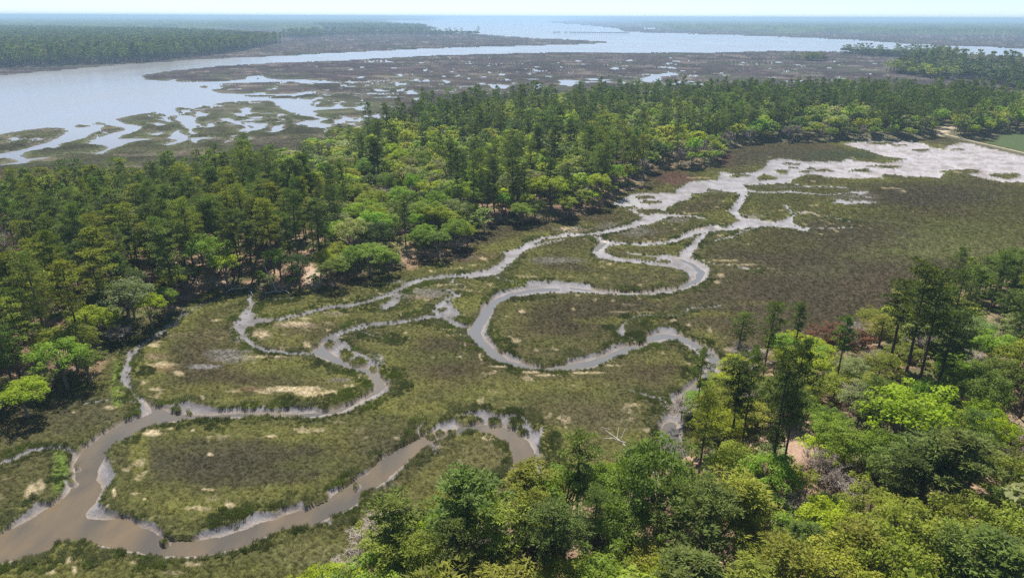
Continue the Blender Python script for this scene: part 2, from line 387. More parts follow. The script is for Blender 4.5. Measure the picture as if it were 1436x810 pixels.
BROWN = C([.076, .064, .033]); DARKB = C([.052, .044, .025]); OLIVE = C([.082, .084, .027]); GREEN = C([.080, .083, .027]); LIME = C([.128, .128, .036])
STRAW = C([.50, .41, .27]); MUDC = C([.250, .238, .246]); MUDD = C([.175, .160, .158]); FLOOR = C([.34, .225, .155]); FLOORD = C([.15, .10, .065]); SAND = C([.50, .41, .31])
FARM = C([.055, .043, .043]); FARG = C([.052, .056, .036])
col = np.tile(BROWN, (len(X), 1))
col = mixc(col, OLIVE, sstep(.42, .62, n3) * .75)
col = mixc(col, DARKB, sstep(.5, .72, n1) * .3)
# greener rims along the creeks
rim = sstep(9.5, 2.0, sm + (n6 - .5) * 5 + (n1 - .5) * 7)
col = mixc(col, GREEN, rim * (.15 + .6 * n6))
col = mixc(col, LIME, rim * sstep(.46, .68, fbm(X, Y, 16, 3, 21)) * .75)

ring = sstep(1.2, 3.5, sm + (n1 - .5) * 3) * sstep(12, 6.5, sm + (n1 - .5) * 6) * sstep(.44, .60, fbm(X, Y, 55, 2, 22))
col = mixc(col, LIME, ring * .5)
inner = sstep(9, 14, sm + (n1 - .5) * 5) * (D < 230)
col = mixc(col, DARKB, inner * .45)


def blob(px, py, rx, ry, c, k=1.0, soft=.55, ns=.5):
    global col
    q = np.hypot((pxs - px) / rx, (pys - py) / ry)
    m = np.nonzero((q < 2.2) & front)[0]
    if not len(m): return
    qq = q[m] + (n6[m] - .5) * ns + (n1[m] - .5) * ns + (n2[m] - .5) * ns * .8
    t = (sstep(1 + soft * .5, 1 - soft, qq) * k)[:, None]
    col[m] = col[m] * (1 - t) + np.asarray(c) * t


BL = C([.052, .045, .030])
for b in [(640, 490, 75, 22, DARKB, .8), (835, 440, 110, 28, DARKB, .7), (330, 650, 170, 38, BL, .8), (700, 520, 150, 20, DARKB, .35),
          (800, 575, 130, 25, C([.066, .056, .034]), .6), (560, 590, 120, 12, GREEN, .6), (720, 555, 180, 14, GREEN, .5), (860, 590, 90, 20, C([.088, .080, .040]), .6), (1150, 380, 60, 14, C([.098, .102, .040]), .8), (1010, 350, 60, 12, C([.062,.060,.028]), .6), (1240, 400, 60, 20, C([.090, .068, .042]), .8), (330, 540, 130, 18, DARKB, .6), (870, 385, 110, 12, OLIVE, .5), (660, 500, 60, 30, DARKB, .5),
          (100, 580, 90, 30, C([.066, .058, .036]), .6), (560, 620, 80, 30, BL, .5), (1100, 400, 220, 60, C([.062, .050, .034]), .7),
          (1300, 340, 160, 30, C([.105, .110, .042]), .9), (1180, 330, 120, 25, C([.056, .044, .032]), .7), (1380, 320, 90, 22, OLIVE, .6), (1080, 340, 80, 18, OLIVE, .4),
          (1280, 275, 140, 18, C([.052, .040, .034]), .7), (1100, 222, 120, 14, C([.058, .052, .034]), .8), (1190, 218, 70, 9, C([.052, .062, .030]), .8),
          (945, 250, 30, 10, C([.11, .062, .05]), .9), (1010, 222, 20, 14, C([.10, .058, .046]), .8), (880, 290, 40, 8, OLIVE, .4),
          (700, 540, 150, 12, LIME, .35), (610, 500, 60, 12, GREEN, .7), (690, 470, 20, 20, LIME, .5), (780, 480, 50, 10, GREEN, .6), (940, 500, 60, 14, LIME, .45),
          (960, 530, 30, 18, GREEN, .6), (870, 450, 60, 7, LIME, .7), (980, 440, 70, 6, LIME, .5), (1060, 425, 40, 4, LIME, .3), (655, 425, 35, 14, LIME, .8), (560, 455, 40, 10, GREEN, .7),
          (195, 640, 16, 40, LIME, .8), (270, 710, 60, 9, LIME, .6), (380, 690, 60, 10, LIME, .5), (450, 650, 60, 12, GREEN, .5), (85, 660, 14, 34, C([.13, .19, .035]), .8),
          (165, 540, 9, 34, C([.14, .19, .035]), .8), (205, 570, 20, 8, GREEN, .6), (300, 545, 60, 10, LIME, .5), (420, 520, 50, 10, GREEN, .6), (900, 345, 70, 5, LIME, .6),
          (950, 310, 60, 9, GREEN, .7), (1010, 300, 30, 8, LIME, .5), (1080, 280, 50, 7, GREEN, .6), (1150, 265, 40, 6, OLIVE, .6), (1090, 297, 30, 10, OLIVE, .5),
          (800, 360, 60, 14, OLIVE, .6), (740, 380, 40, 8, OLIVE, .6), (660, 410, 30, 8, OLIVE, .5), (440, 460, 60, 12, BROWN, .6), (560, 390, 50, 14, OLIVE, .6), (660, 360, 60, 8, C([.10, .07, .045]), .6),
          (530, 800, 60, 30, C([.10, .078, .05]), .7), (450, 780, 70, 24, C([.11, .105, .05]), .6), (250, 800, 200, 16, OLIVE, .6), (700, 640, 60, 30, C([.11, .10, .045]), .7),
          (1160, 470, 40, 14, C([.12, .10, .06]), .6), (1200, 470, 30, 9, C([.2, .17, .09]), .6), (1340, 450, 60, 16, C([.2, .17, .09]), .6), (1110, 540, 50, 20, C([.2, .16, .09]), .5),
          (415, 455, 30, 5, C([.26, .205, .155]), .8), (365, 468, 16, 8, C([.28, .225, .17]), .7), (335, 470, 12, 12, MUDC, .6), (350, 440, 12, 8, MUDC, .6), (470, 440, 26, 4, C([.20, .165, .13]), .6), (590, 415, 30, 4, C([.22, .175, .14]), .7), (560, 415, 16, 6, MUDC, .6),
          (480, 475, 16, 5, C([.25, .20, .15]), .7), (530, 505, 12, 10, MUDC, .7), (450, 552, 30, 3, C([.26, .21, .15]), .6), (215, 500, 22, 6, C([.24, .18, .12]), .6), (250, 470, 30, 5, C([.12, .105, .06]), .6), (300, 470, 30, 8, C([.11, .095, .05]), .5),
          (640, 360, 40, 5, C([.15, .12, .09]), .5), (800, 322, 30, 4, C([.2, .165, .13]), .6), (935, 590, 16, 30, MUDD, .4),
          # wet bare mud stains in the marsh
          (320, 500, 36, 9, MUDD, .65), (285, 514, 26, 4, MUDC, .7), (330, 492, 40, 3, MUDD, .7), (780, 365, 42, 6, MUDD, .6), (600, 410, 40, 6, MUDD, .6), (890, 325, 30, 6, MUDD, .45),
          (945, 308, 20, 4, MUDD, .5), (475, 533, 18, 4, MUDD, .5), (862, 316, 25, 5, MUDD, .4), (870, 320, 40, 4, MUDD, .3), (1050, 303, 22, 3, MUDD, .6), (1000, 268, 30, 3, MUDD, .4),
          (610, 625, 6, 12, MUDD, .7), (530, 680, 26, 6, MUDD, .4), (1130, 262, 60, 2, MUDD, .4), (1200, 276, 40, 5, MUDD, .4), (560, 395, 20, 3, MUDD, .5),
          (350, 545, 18, 4, C([.2, .13, .08]), .5), (230, 515, 20, 7, C([.24, .15, .09]), .5)]:
    blob(*b)
# pale wrack of dead straw
for b in [(160, 690, 3, 8, 1), (44, 690, 9, 12, 1), (58, 680, 6, 8, .8), (214, 607, 14, 4, 1), (240, 601, 6, 2, 1), (270, 603, 3, 2, 1), (381, 611, 9, 2, 1), (295, 637, 6, 3, 1), (293, 686, 9, 1.2, .9),
          (190, 692, 9, 2, 1), (203, 700, 5, 3, .8), (275, 712, 16, 3, .6), (322, 707, 6, 3, .8), (410, 545, 40, 4, 1), (440, 552, 26, 4, .9), (370, 549, 12, 3, .8), (462, 549, 14, 3, .7),
          (504, 525, 4, 9, .8), (490, 541, 8, 3, .8), (515, 531, 6, 3, .7), (250, 523, 8, 4, 1), (230, 511, 26, 4, .7), (203, 519, 14, 4, .6), (215, 484, 12, 4, .8), (222, 478, 9, 2, .8), (195, 466, 5, 5, .9), (304, 449, 9, 2, .8),
          (218, 545, 8, 2, .8), (200, 535, 6, 3, .6), (284, 557, 5, 4, .7), (330, 548, 14, 2, .6), (370, 500, 26, 2, .9), (366, 468, 10, 6, .9), (415, 453, 24, 4, .7), (430, 447, 12, 3, .7), (330, 462, 10, 3, .7), (470, 484, 3, 6, .7),
          (484, 473, 8, 3, .8), (431, 483, 4, 5, .8), (640, 470, 22, 1.6, .9), (630, 462, 14, 1.2, .9), (652, 482, 2.2, 9, .8), (675, 500, 3, 5, .8), (700, 513, 16, 1.6, .9), (735, 521, 18, 1.4, 1), (775, 525, 24, 1.3, 1), (830, 522, 24, 1.2, 1), (862, 512, 14, 1.4, .8),
          (646, 440, 6, 3, .8), (722, 478, 9, 3, .7), (715, 474, 5, 3, .6), (733, 436, 5, 2, .9), (805, 433, 4, 1.4, .8), (644, 500, 4, 1.2, .7), (606, 501, 4, 1.2, .7), (568, 466, 3, 1, .8), (868, 437, 16, 1.6, .7), (905, 438, 14, 1.4, .7),
          (965, 455, 4, 2, .7), (995, 462, 3, 4, .7), (944, 449, 4, 2, .7), (663, 372, 10, 2, .9), (678, 362, 5, 3, .9), (645, 376, 6, 2, .8), (605, 380, 4, 1, .8), (795, 321, 12, 3, .9), (640, 406, 12, 1.6, .6), (655, 408, 8, 2, .6),
          (795, 389, 12, 1.5, .8), (740, 388, 20, 1.6, .5), (800, 375, 3, 1, .8), (915, 338.5, 26, 1, .5), (1030, 371, 26, 1, .8), (1060, 377, 24, 1, .7), (1015, 365, 18, 1, .8), (1010, 385, 6, 3, .7), (1005, 395, 6, 2, .6), (1127, 298, 20, 1, .8), (1150, 302, 14, .8, .6),
          (1128, 317, 3, 1.5, 1), (1245, 264, 20, .8, .8), (1266, 268, 6, 2, .6), (1141, 288, 6, 1, .7), (1145, 254, 10, .8, .7), (960, 299, 24, .8, .6), (985, 249, 18, .8, .8), (1010, 330, 6, 1, .8), (1028, 331, 6, 1, .7), (1050, 342, 3, 1, .8),
          (100, 785, 10, 8, .8), (104, 797, 5, 8, .8), (70, 800, 8, 4, .6), (188, 789, 8, 5, .5), (270, 790, 14, 4, .5), (245, 802, 14, 3, .5), (172, 549, 10, 2, .3), (155, 571, 9, 3, .7), (103, 578, 2, 1, 1), (760, 604, 3, 7, .8), (762, 642, 4, 5, .5),
          (1105, 470, 10, 2, .4), (620, 640, 2, 2, .4), (700, 660, 2, 2, .5), (545, 745, 3, 2, .4), (835, 605, 2, 1, .3)]:
    blob(b[0], b[1], b[2], b[3], STRAW * .9, b[4] * .8, .5, .9)
# small random wrack flecks close to creeks
fl = sstep(.735, .80, fbm(X, Y, 2.2, 2, 31)) * sstep(9, 3, sm) * sstep(.45, .6, fbm(X, Y, 25, 2, 32))
col = mixc(col, STRAW * .75, fl * .55)
# speckle of grass, stems and litter
sp = (n4 - .5) * 1.1 + (n2 - .5) * .25 + (rng.random(len(X)) - .5) * .5
col = col * (1 + sp[:, None] * .75 * near_amp[:, None])
# mud
mudm = sstep(-0.05, .25, dpt)
mc = mixc(np.tile(MUDC, (len(X), 1)), np.tile(MUDD, (len(X), 1)), sstep(.40, .68, n6 * .6 + fbm(X, Y, 6, 2, 41) * .4))
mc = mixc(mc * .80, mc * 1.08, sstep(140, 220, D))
mc = mixc(mc, C([.13, .115, .095]), sstep(.60, .74, fbm(X, Y, 2.6, 3, 42)) * .55)
mc = mc * (0.80 + .40 * n2)[:, None]
mc = mixc(mc, C([.36, .27, .18]), sstep(1.0, .05, sw) * .45)
mudm *= (pys > 160)
rill = (1 - np.abs(fbm(X, Y * 2.2, 14, 3, 44) - .5) * 2)
flat = ((pxs > 1060) & (pys < 262)).astype(float)
mc = mixc(mc, mc * np.array([1.42, 1.39, 1.38]), ((pxs > 1060) & (pys < 262)) * sstep(1060, 1250, pxs))
mc = mixc(mc, C([.16, .145, .15]), flat * sstep(.95, .998, rill) * .3 * sstep(1440, 1150, pxs))
col = mixc(col, mc, mudm)
# forest floor
fn = fbm(X, Y, 4.0, 3, 51)
fcol = mixc(np.tile(FLOORD, (len(X), 1)), np.tile(FLOOR, (len(X), 1)), sstep(.40, .62, fn)) * (.75 + .5 * n4)[:, None]
fcol = mixc(fcol, C([.09, .065, .045]), sstep(.52, .62, fbm(X, Y, 1.6, 3, 53)) * .7)
fcol = mixc(fcol, C([.11, .12, .045]), sstep(.52, .66, fbm(X, Y, 8, 3, 52)) * .8)
far_floor = sstep(240, 420, D)
fcol = mixc(fcol, C([.12, .12, .07]), far_floor * .8)
col = mixc(col, fcol, wood)
for b in [(430, 375, 12, 25, FLOOR * 1.3, .9), (440, 395, 12, 10, SAND, .7), (300, 400, 30, 6, SAND * .8, .6), (575, 365, 14, 14, FLOOR * 1.1, .8), (700, 300, 16, 8, FLOOR, .8), (120, 500, 30, 30, FLOOR, .8), (330, 375, 40, 14, FLOOR, .8),
          (1050, 640, 26, 26, C([.36, .25, .18]), .9), (1108, 640, 26, 34, C([.38, .26, .19]), .9), (1130, 565, 26, 12, C([.40, .26, .17]), .8), (800, 735, 24, 34, C([.36, .26, .17]), .9), (893, 745, 26, 24, C([.36, .23, .15]), .9),
          (1390, 785, 40, 30, C([.46, .34, .26]), .9), (1250, 530, 16, 16, C([.40, .25, .10]), .9), (1425, 610, 30, 20, C([.30, .22, .15]), .8), (800, 705, 16, 10, C([.2, .17, .08]), .7), (760, 760, 20, 20, C([.40, .26, .17]), .7),
          (395, 193, 75, 2.0, SAND, .95), (450, 187, 24, 1.6, SAND, .95), (345, 199, 30, 1.6, SAND, .9), (300, 207, 14, 3, SAND * .8, .7), (320, 232, 20, 3, SAND * .8, .5), (1322, 188, 8, 4, SAND, .95), (1330, 183, 10, 3, SAND, .7),
          (1345, 113, 40, 1, SAND * .8, .6), (1395, 115, 22, 3, SAND * .7, .6), (1100, 92, 6, .8, STRAW, .5), (1075, 104, 20, 2, STRAW * .6, .4), (1030, 110, 20, 1, STRAW * .5, .4), (745, 151, 30, 5, C([.2, .16, .14]), .5), (1340, 480, 130, 50, C([.19, .16, .095]), .8), (1180, 530, 90, 40, C([.20, .165, .10]), .7)]:
    blob(*b)
# far marsh
ft = sstep(150, 128, pys + (n5 - .5) * 14) * front
farm = (sf > 0) & front & (pys < 235) & (wood < .5) & (sm > 3)
f2 = np.where(farm, sstep(205, 160, pys), 0)
f2 = np.where(farm & (pxs < 520), 1, f2) * sstep(0, 3, sF)
f2 = np.where((pxs > 1320) & (pys > 180), 0, f2)
fc = mixc(np.tile(FARM, (len(X), 1)), np.tile(FARG, (len(X), 1)), sstep(.5, .68, fbm(X, Y, 40, 4, 61)) * .8)
wet = sstep(120, 158, pys) * (pxs < 560)
fc = mixc(fc, C([.080, .088, .042]), wet * (.3 + .6 * n1))
fc = mixc(fc, C([.070, .082, .036]), sstep(10, 2, sf) * .6 * sstep(90, 130, pys))
fc = mixc(fc, C([.19, .155, .13]), sstep(.60, .72, fbm(X * .5, Y, 16, 3, 62)) * .5)
st_ = fbm(X * .35, Y, 18, 4, 63)
fc = fc * (.55 + .9 * n1)[:, None] * (.6 + .8 * n3)[:, None] * (.5 + 1.0 * st_)[:, None]
fc = mixc(fc, MUDC, sstep(1.6, 0, sf) * .5 * (pys > 100))
col = mixc(col, fc, f2)
# impoundment beyond the causeway
IMP = W("1395,197 1404,189 1436,186.5 1560,184 1560,243 1436,213 1408,206 1380,200", 0)
si = sd_poly(X, Y, IMP, 12.0)
col = mixc(col, C([.075, .108, .044]), sstep(.5, -.8, si) * .9)
col[~front] = BROWN
col = np.clip(col, .01, .9)
wetness = np.clip(mudm * (.65 + .35 * sstep(2.5, .2, sw)) * (.35 + .65 * sstep(150, 240, D)) * (1 - .55 * ((pxs > 1060) & (pys < 262)) * sstep(1060, 1250, pxs)), 0, 1)

V = np.concatenate([np.stack([X, Y, z], -1), [[0, 0, 0]]])
i0 = np.arange(rows - 1)[:, None] * cols; j = np.arange(cols)[None, :]
j2 = (j + 1) % cols
F = np.stack([i0 + j, i0 + j2, i0 + cols + j2, i0 + cols + j], -1).reshape(-1, 4)


def mesh_np(name, V, F, mats, vcol=None, smooth=True, extra_tris=None, mi=None, attrs=None):
    me = bpy.data.meshes.new(name)
    nq, k = F.shape
    loops = F.ravel(); ls = np.arange(nq) * k; lt = np.full(nq, k)
    if extra_tris is not None and len(extra_tris):
        ls = np.concatenate([ls, len(loops) + np.arange(len(extra_tris)) * 3])
        lt = np.concatenate([lt, np.full(len(extra_tris), 3)])
        loops = np.concatenate([loops, extra_tris.ravel()])
    me.vertices.add(len(V)); me.vertices.foreach_set('co', np.ascontiguousarray(V, dtype=np.float32).ravel())
    me.loops.add(len(loops)); me.loops.foreach_set('vertex_index', loops.astype(np.int32))
    me.polygons.add(len(ls)); me.polygons.foreach_set('loop_start', ls.astype(np.int32)); me.polygons.foreach_set('loop_total', lt.astype(np.int32))
    if mi is not None: me.polygons.foreach_set('material_index', np.asarray(mi, np.int32))
    me.polygons.foreach_set('use_smooth', np.full(len(ls), bool(smooth)))
    me.update(calc_edges=True)
    for m in mats: me.materials.append(m)
    if vcol is not None:
        a = me.attributes.new('tone', 'FLOAT_COLOR', 'POINT')
        a.data.foreach_set('color', np.concatenate([vcol, np.ones((len(vcol), 1))], 1).astype(np.float32).ravel())
    for nme, (ty, dat) in (attrs or {}).items():
        a = me.attributes.new(nme, ty, 'POINT')
        a.data.foreach_set('vector' if ty == 'FLOAT_VECTOR' else 'value', np.asarray(dat).ravel())
    return me


def link(name, me, parent=None, **props):
    o = bpy.data.objects.new(name, me)
    COL.objects.link(o)
    if parent is not None: o.parent = parent
    for k, v in props.items(): o[k] = v
    return o


# ------------------------------------------------------------------ materials
def new_mat(name):
    m = bpy.data.materials.new(name); m.use_nodes = True
    nt = m.node_tree
    for n in list(nt.nodes): nt.nodes.remove(n)
    out = nt.nodes.new('ShaderNodeOutputMaterial')
    return m, nt, out


def N(nt, ty, **kw):
    n = nt.nodes.new(ty)
    for k, v in kw.items():
        if k in n.inputs.keys(): n.inputs[k].default_value = v
        else: setattr(n, k, v)
    return n


def ground_mat():
    m, nt, out = new_mat('marsh_ground')
    L = nt.links.new
    a = N(nt, 'ShaderNodeAttribute', attribute_name='tone')
    wv = N(nt, 'ShaderNodeAttribute', attribute_name='wet')
    tc = N(nt, 'ShaderNodeTexCoord')
    n1 = N(nt, 'ShaderNodeTexNoise'); n1.inputs['Scale'].default_value = 3.1; n1.inputs['Detail'].default_value = 4
    L(tc.outputs['Object'], n1.inputs['Vector'])
    mr = N(nt, 'ShaderNodeMapRange'); mr.inputs['From Min'].default_value = .3; mr.inputs['From Max'].default_value = .7
    mr.inputs['To Min'].default_value = .74; mr.inputs['To Max'].default_value = 1.26
    L(n1.outputs['Fac'], mr.inputs['Value'])
    mx = N(nt, 'ShaderNodeVectorMath', operation='SCALE')
    L(a.outputs['Color'], mx.inputs[0]); L(mr.outputs[0], mx.inputs['Scale'])
    b = N(nt, 'ShaderNodeBsdfPrincipled')
    L(mx.outputs[0], b.inputs['Base Color'])
    r = N(nt, 'ShaderNodeMapRange'); r.inputs['To Min'].default_value = .95; r.inputs['To Max'].default_value = .36
    L(wv.outputs['Fac'], r.inputs['Value']); L(r.outputs[0], b.inputs['Roughness'])
    sp = N(nt, 'ShaderNodeMapRange'); sp.inputs['To Min'].default_value = .05; sp.inputs['To Max'].default_value = .7
    L(wv.outputs['Fac'], sp.inputs['Value']); L(sp.outputs[0], b.inputs['Specular IOR Level'])
    bp = N(nt, 'ShaderNodeBump'); bp.inputs['Strength'].default_value = .45; bp.inputs['Distance'].default_value = .12
    L(n1.outputs['Fac'], bp.inputs['Height']); L(bp.outputs[0], b.inputs['Normal'])
    L(b.outputs[0], out.inputs[0])
    return m


def water_mat():
    m, nt, out = new_mat('tidal_water')
    L = nt.links.new
    tc = N(nt, 'ShaderNodeTexCoord')
    mp = N(nt, 'ShaderNodeMapping'); mp.inputs['Scale'].default_value = (1, .45, 1)
    L(tc.outputs['Object'], mp.inputs['Vector'])
    n1 = N(nt, 'ShaderNodeTexNoise'); n1.inputs['Scale'].default_value = .9; n1.inputs['Detail'].default_value = 5
    n2 = N(nt, 'ShaderNodeTexNoise'); n2.inputs['Scale'].default_value = .012; n2.inputs['Detail'].default_value = 5
    n3 = N(nt, 'ShaderNodeTexNoise'); n3.inputs['Scale'].default_value = .16; n3.inputs['Detail'].default_value = 4
    for n in (n1, n2, n3): L(mp.outputs[0], n.inputs['Vector'])
    cr = N(nt, 'ShaderNodeValToRGB')
    cr.color_ramp.elements[0].position = .38; cr.color_ramp.elements[0].color = (.095, .084, .068, 1)
    cr.color_ramp.elements[1].position = .66; cr.color_ramp.elements[1].color = (.175, .130, .078, 1)
    L(n3.outputs['Fac'], cr.inputs[0])
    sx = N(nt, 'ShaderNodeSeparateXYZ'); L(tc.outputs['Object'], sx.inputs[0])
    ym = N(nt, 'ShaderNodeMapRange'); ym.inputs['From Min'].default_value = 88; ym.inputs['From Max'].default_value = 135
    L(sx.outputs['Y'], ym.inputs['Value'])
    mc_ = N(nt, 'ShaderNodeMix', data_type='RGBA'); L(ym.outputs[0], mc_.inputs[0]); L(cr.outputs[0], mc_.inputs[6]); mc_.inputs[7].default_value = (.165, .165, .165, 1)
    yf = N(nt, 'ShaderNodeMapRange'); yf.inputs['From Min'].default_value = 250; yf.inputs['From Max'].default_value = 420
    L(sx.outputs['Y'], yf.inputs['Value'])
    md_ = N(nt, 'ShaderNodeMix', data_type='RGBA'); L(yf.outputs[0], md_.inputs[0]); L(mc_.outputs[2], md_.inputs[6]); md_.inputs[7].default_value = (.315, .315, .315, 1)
    b = N(nt, 'ShaderNodeBsdfPrincipled')
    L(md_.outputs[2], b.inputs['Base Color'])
    b.inputs['IOR'].default_value = 1.333
    r = N(nt, 'ShaderNodeMapRange'); r.inputs['From Min'].default_value = .35; r.inputs['From Max'].default_value = .65
    r.inputs['To Min'].default_value = .15; r.inputs['To Max'].default_value = .22
    L(n2.outputs['Fac'], r.inputs['Value']); L(r.outputs[0], b.inputs['Roughness'])
    bp = N(nt, 'ShaderNodeBump'); bp.inputs['Strength'].default_value = .30; bp.inputs['Distance'].default_value = .10
    L(n1.outputs['Fac'], bp.inputs['Height']); L(bp.outputs[0], b.inputs['Normal'])
    L(b.outputs[0], out.inputs[0])
    return m


def leaf_mat(name, rough=.6, trans=.35, spec=.3, vari=.5):
    m, nt, out = new_mat(name)
    L = nt.links.new
    a = N(nt, 'ShaderNodeAttribute', attribute_name='tint'); a.attribute_type = 'INSTANCER'
    v = N(nt, 'ShaderNodeAttribute', attribute_name='vari')
    mr = N(nt, 'ShaderNodeMapRange'); mr.inputs['To Min'].default_value = 1 - vari; mr.inputs['To Max'].default_value = 1 + vari
    L(v.outputs['Fac'], mr.inputs['Value'])
    s = N(nt, 'ShaderNodeVectorMath', operation='SCALE')
    L(a.outputs['Vector'], s.inputs[0]); L(mr.outputs[0], s.inputs['Scale'])
    b = N(nt, 'ShaderNodeBsdfPrincipled')
    L(s.outputs[0], b.inputs['Base Color'])
    b.inputs['Roughness'].default_value = rough
    b.inputs['Specular IOR Level'].default_value = spec
    t = N(nt, 'ShaderNodeBsdfTranslucent')
    s2 = N(nt, 'ShaderNodeVectorMath', operation='MULTIPLY'); s2.inputs[1].default_value = (1.5, 1.7, .75)
    L(s.outputs[0], s2.inputs[0]); L(s2.outputs[0], t.inputs['Color'])
    mx = N(nt, 'ShaderNodeMixShader'); mx.inputs[0].default_value = trans
    L(b.outputs[0], mx.inputs[1]); L(t.outputs[0], mx.inputs[2])
    L(mx.outputs[0], out.inputs[0])
    return m


def plain_mat(name, c, rough=.85, ns=2.0, amt=.3, metallic=0):
    m, nt, out = new_mat(name)
    L = nt.links.new
    tc = N(nt, 'ShaderNodeTexCoord')
    n1 = N(nt, 'ShaderNodeTexNoise'); n1.inputs['Scale'].default_value = ns; n1.inputs['Detail'].default_value = 5
    L(tc.outputs['Object'], n1.inputs['Vector'])
    mr = N(nt, 'ShaderNodeMapRange'); mr.inputs['From Min'].default_value = .3; mr.inputs['From Max'].default_value = .7
    mr.inputs['To Min'].default_value = 1 - amt; mr.inputs['To Max'].default_value = 1 + amt
    L(n1.outputs['Fac'], mr.inputs['Value'])
    s = N(nt, 'ShaderNodeVectorMath', operation='SCALE'); s.inputs[0].default_value = c
    L(mr.outputs[0], s.inputs['Scale'])
    b = N(nt, 'ShaderNodeBsdfPrincipled'); b.inputs['Roughness'].default_value = rough
    L(s.outputs[0], b.inputs['Base Color'])
    bp = N(nt, 'ShaderNodeBump'); bp.inputs['Strength'].default_value = .5; bp.inputs['Distance'].default_value = .05
    L(n1.outputs['Fac'], bp.inputs['Height']); L(bp.outputs[0], b.inputs['Normal'])
    L(b.outputs[0], out.inputs[0])
    return m


M_GROUND = ground_mat(); M_WATER = water_mat()
M_LEAF = leaf_mat('broad_leaves', .55, .42, .15, .36)
M_NEEDLE = leaf_mat('pine_needles', .6, .30, .12)
M_GRASS = leaf_mat('marsh_grass', .8, .30, .05, .4)
M_BARK = plain_mat('pine_bark', (.085, .062, .048), .9, 3, .4)
M_OAKBARK = plain_mat('grey_bark', (.17, .15, .125), .9, 3, .35)
M_DEAD = plain_mat('bleached_wood', (.52, .48, .42), .8, 3, .25)
M_TWIG = plain_mat('bare_twigs', (.42, .355, .30), .85, 1.5, .3)
M_TIMBER = plain_mat('weathered_timber', (.10, .09, .085), .9, 1, .3)
M_EARTH = plain_mat('causeway_earth', (.34, .29, .19), .95, .8, .3)
M_BANKG = plain_mat('causeway_bank', (.10, .095, .05), .95, .8, .4)
M_WHITE = plain_mat('white_siding', (.75, .75, .73), .6, 1, .06)
M_ROOF = plain_mat('pale_roof', (.62, .62, .62), .5, 1, .08)

fan = np.stack([np.arange(cols), np.full(cols, rows * cols), (np.arange(cols) + 1) % cols], -1)
colv = np.concatenate([col, [BROWN]])
gm = mesh_np('ground', V, F[:, ::-1].copy(), [M_GROUND], colv, True, fan[:, ::-1].copy(), attrs={'wet': ('FLOAT', np.concatenate([wetness, [0]]).astype(np.float32))})
gnd = link('ground', gm, kind='structure')

# is the winding up?
# water: one large level sheet, seen wherever the ground dips under it
wa = np.linspace(0, 2 * math.pi, 97)[:-1]
wr = np.array([0.0, 60, 200, 800, 3000, 12000, 33000])
WV = [[0, 0, WATER_Z]]
for r_ in wr[1:]:
    for a in wa: WV.append([r_ * math.sin(a), r_ * math.cos(a), WATER_Z])
WF = []; nA = len(wa)
for i in range(1, len(wr) - 1):
    for k in range(nA):
        a0 = 1 + (i - 1) * nA + k; a1 = 1 + (i - 1) * nA + (k + 1) % nA
        WF.append([a0, a0 + nA, a1 + nA, a1])
WT = np.array([[0, 1 + k, 1 + (k + 1) % nA] for k in range(nA)])
WV = np.array(WV); WF = np.array(WF)
# faces must look up
wm = mesh_np('water', WV, WF[:, ::1], [M_WATER], None, False, WT)
wm.flip_normals() if wm.polygons[0].normal.z < 0 else None
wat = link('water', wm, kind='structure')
if gm.polygons[10].normal.z < 0: gm.flip_normals()


# ------------------------------------------------------------------ tree geometry
def tubes(segs, sides=5):
    """segs: (p0, p1, r0, r1) -> verts, quads"""
    S = np.array([[*a, *b, c, d] for a, b, c, d in segs], float)
    p0, p1, r0, r1 = S[:, :3], S[:, 3:6], S[:, 6], S[:, 7]
    d = p1 - p0; d /= np.linalg.norm(d, axis=1, keepdims=True) + 1e-9
    up = np.where(np.abs(d[:, 2:3]) > .9, np.array([[1., 0, 0]]), np.array([[0, 0, 1.]]))
    u = np.cross(d, up); u /= np.linalg.norm(u, axis=1, keepdims=True); v = np.cross(d, u)
    a = np.linspace(0, 2 * math.pi, sides, endpoint=False)
    ring = u[:, None] * np.cos(a)[None, :, None] + v[:, None] * np.sin(a)[None, :, None]
    A = p0[:, None] + ring * r0[:, None, None]; B = p1[:, None] + ring * r1[:, None, None]
    Vv = np.concatenate([A, B], 1).reshape(-1, 3)
    n = len(S); base = (np.arange(n) * sides * 2)[:, None]
    k = np.arange(sides)[None]; k2 = (k + 1) % sides
    Q = np.stack([base + k, base + k2, base + sides + k2, base + sides + k], -1).reshape(-1, 4)
    return Vv, Q


def cards(P, Nn, size, r):
    n = len(P)
    t = r.normal(size=(n, 3)); t -= (t * Nn).sum(1, keepdims=True) * Nn
    t /= np.linalg.norm(t, axis=1, keepdims=True) + 1e-9
    b = np.cross(Nn, t)
    s = size * (.6 + .8 * r.random((n, 1)))
    k = [r.uniform(.35, .65, (n, 1)) for _ in range(4)]
    v = np.stack([P + t * s * k[0] - b * s * .15, P + b * s * k[1] + t * s * .12, P - t * s * k[2] + b * s * .1, P - b * s * k[3] - t * s * .1 - Nn * s * .12], 1)
    return v.reshape(-1, 3), np.arange(n * 4).reshape(-1, 4)


def lobe_points(c, rad, n, r, flat=.75, low=.25):
    """points near the surface of an uneven ellipsoid, with outward directions"""
    d = r.normal(size=(n, 3)); d /= np.linalg.norm(d, axis=1, keepdims=True)
    f = d[:, 2] < -.35
    d[f & (r.random(n) > low), 2] *= -1
    rr_ = rad * (.62 + .38 * r.random((n, 1)) ** .5) * (1 + .22 * np.sin(d[:, :1] * 5 + c[0]) * np.cos(d[:, 1:2] * 6 + c[1]))
    p = c + d * rr_ * np.array([1, 1, flat])
    return p, d


def unit(v): return v / (np.linalg.norm(v, axis=-1, keepdims=True) + 1e-9)


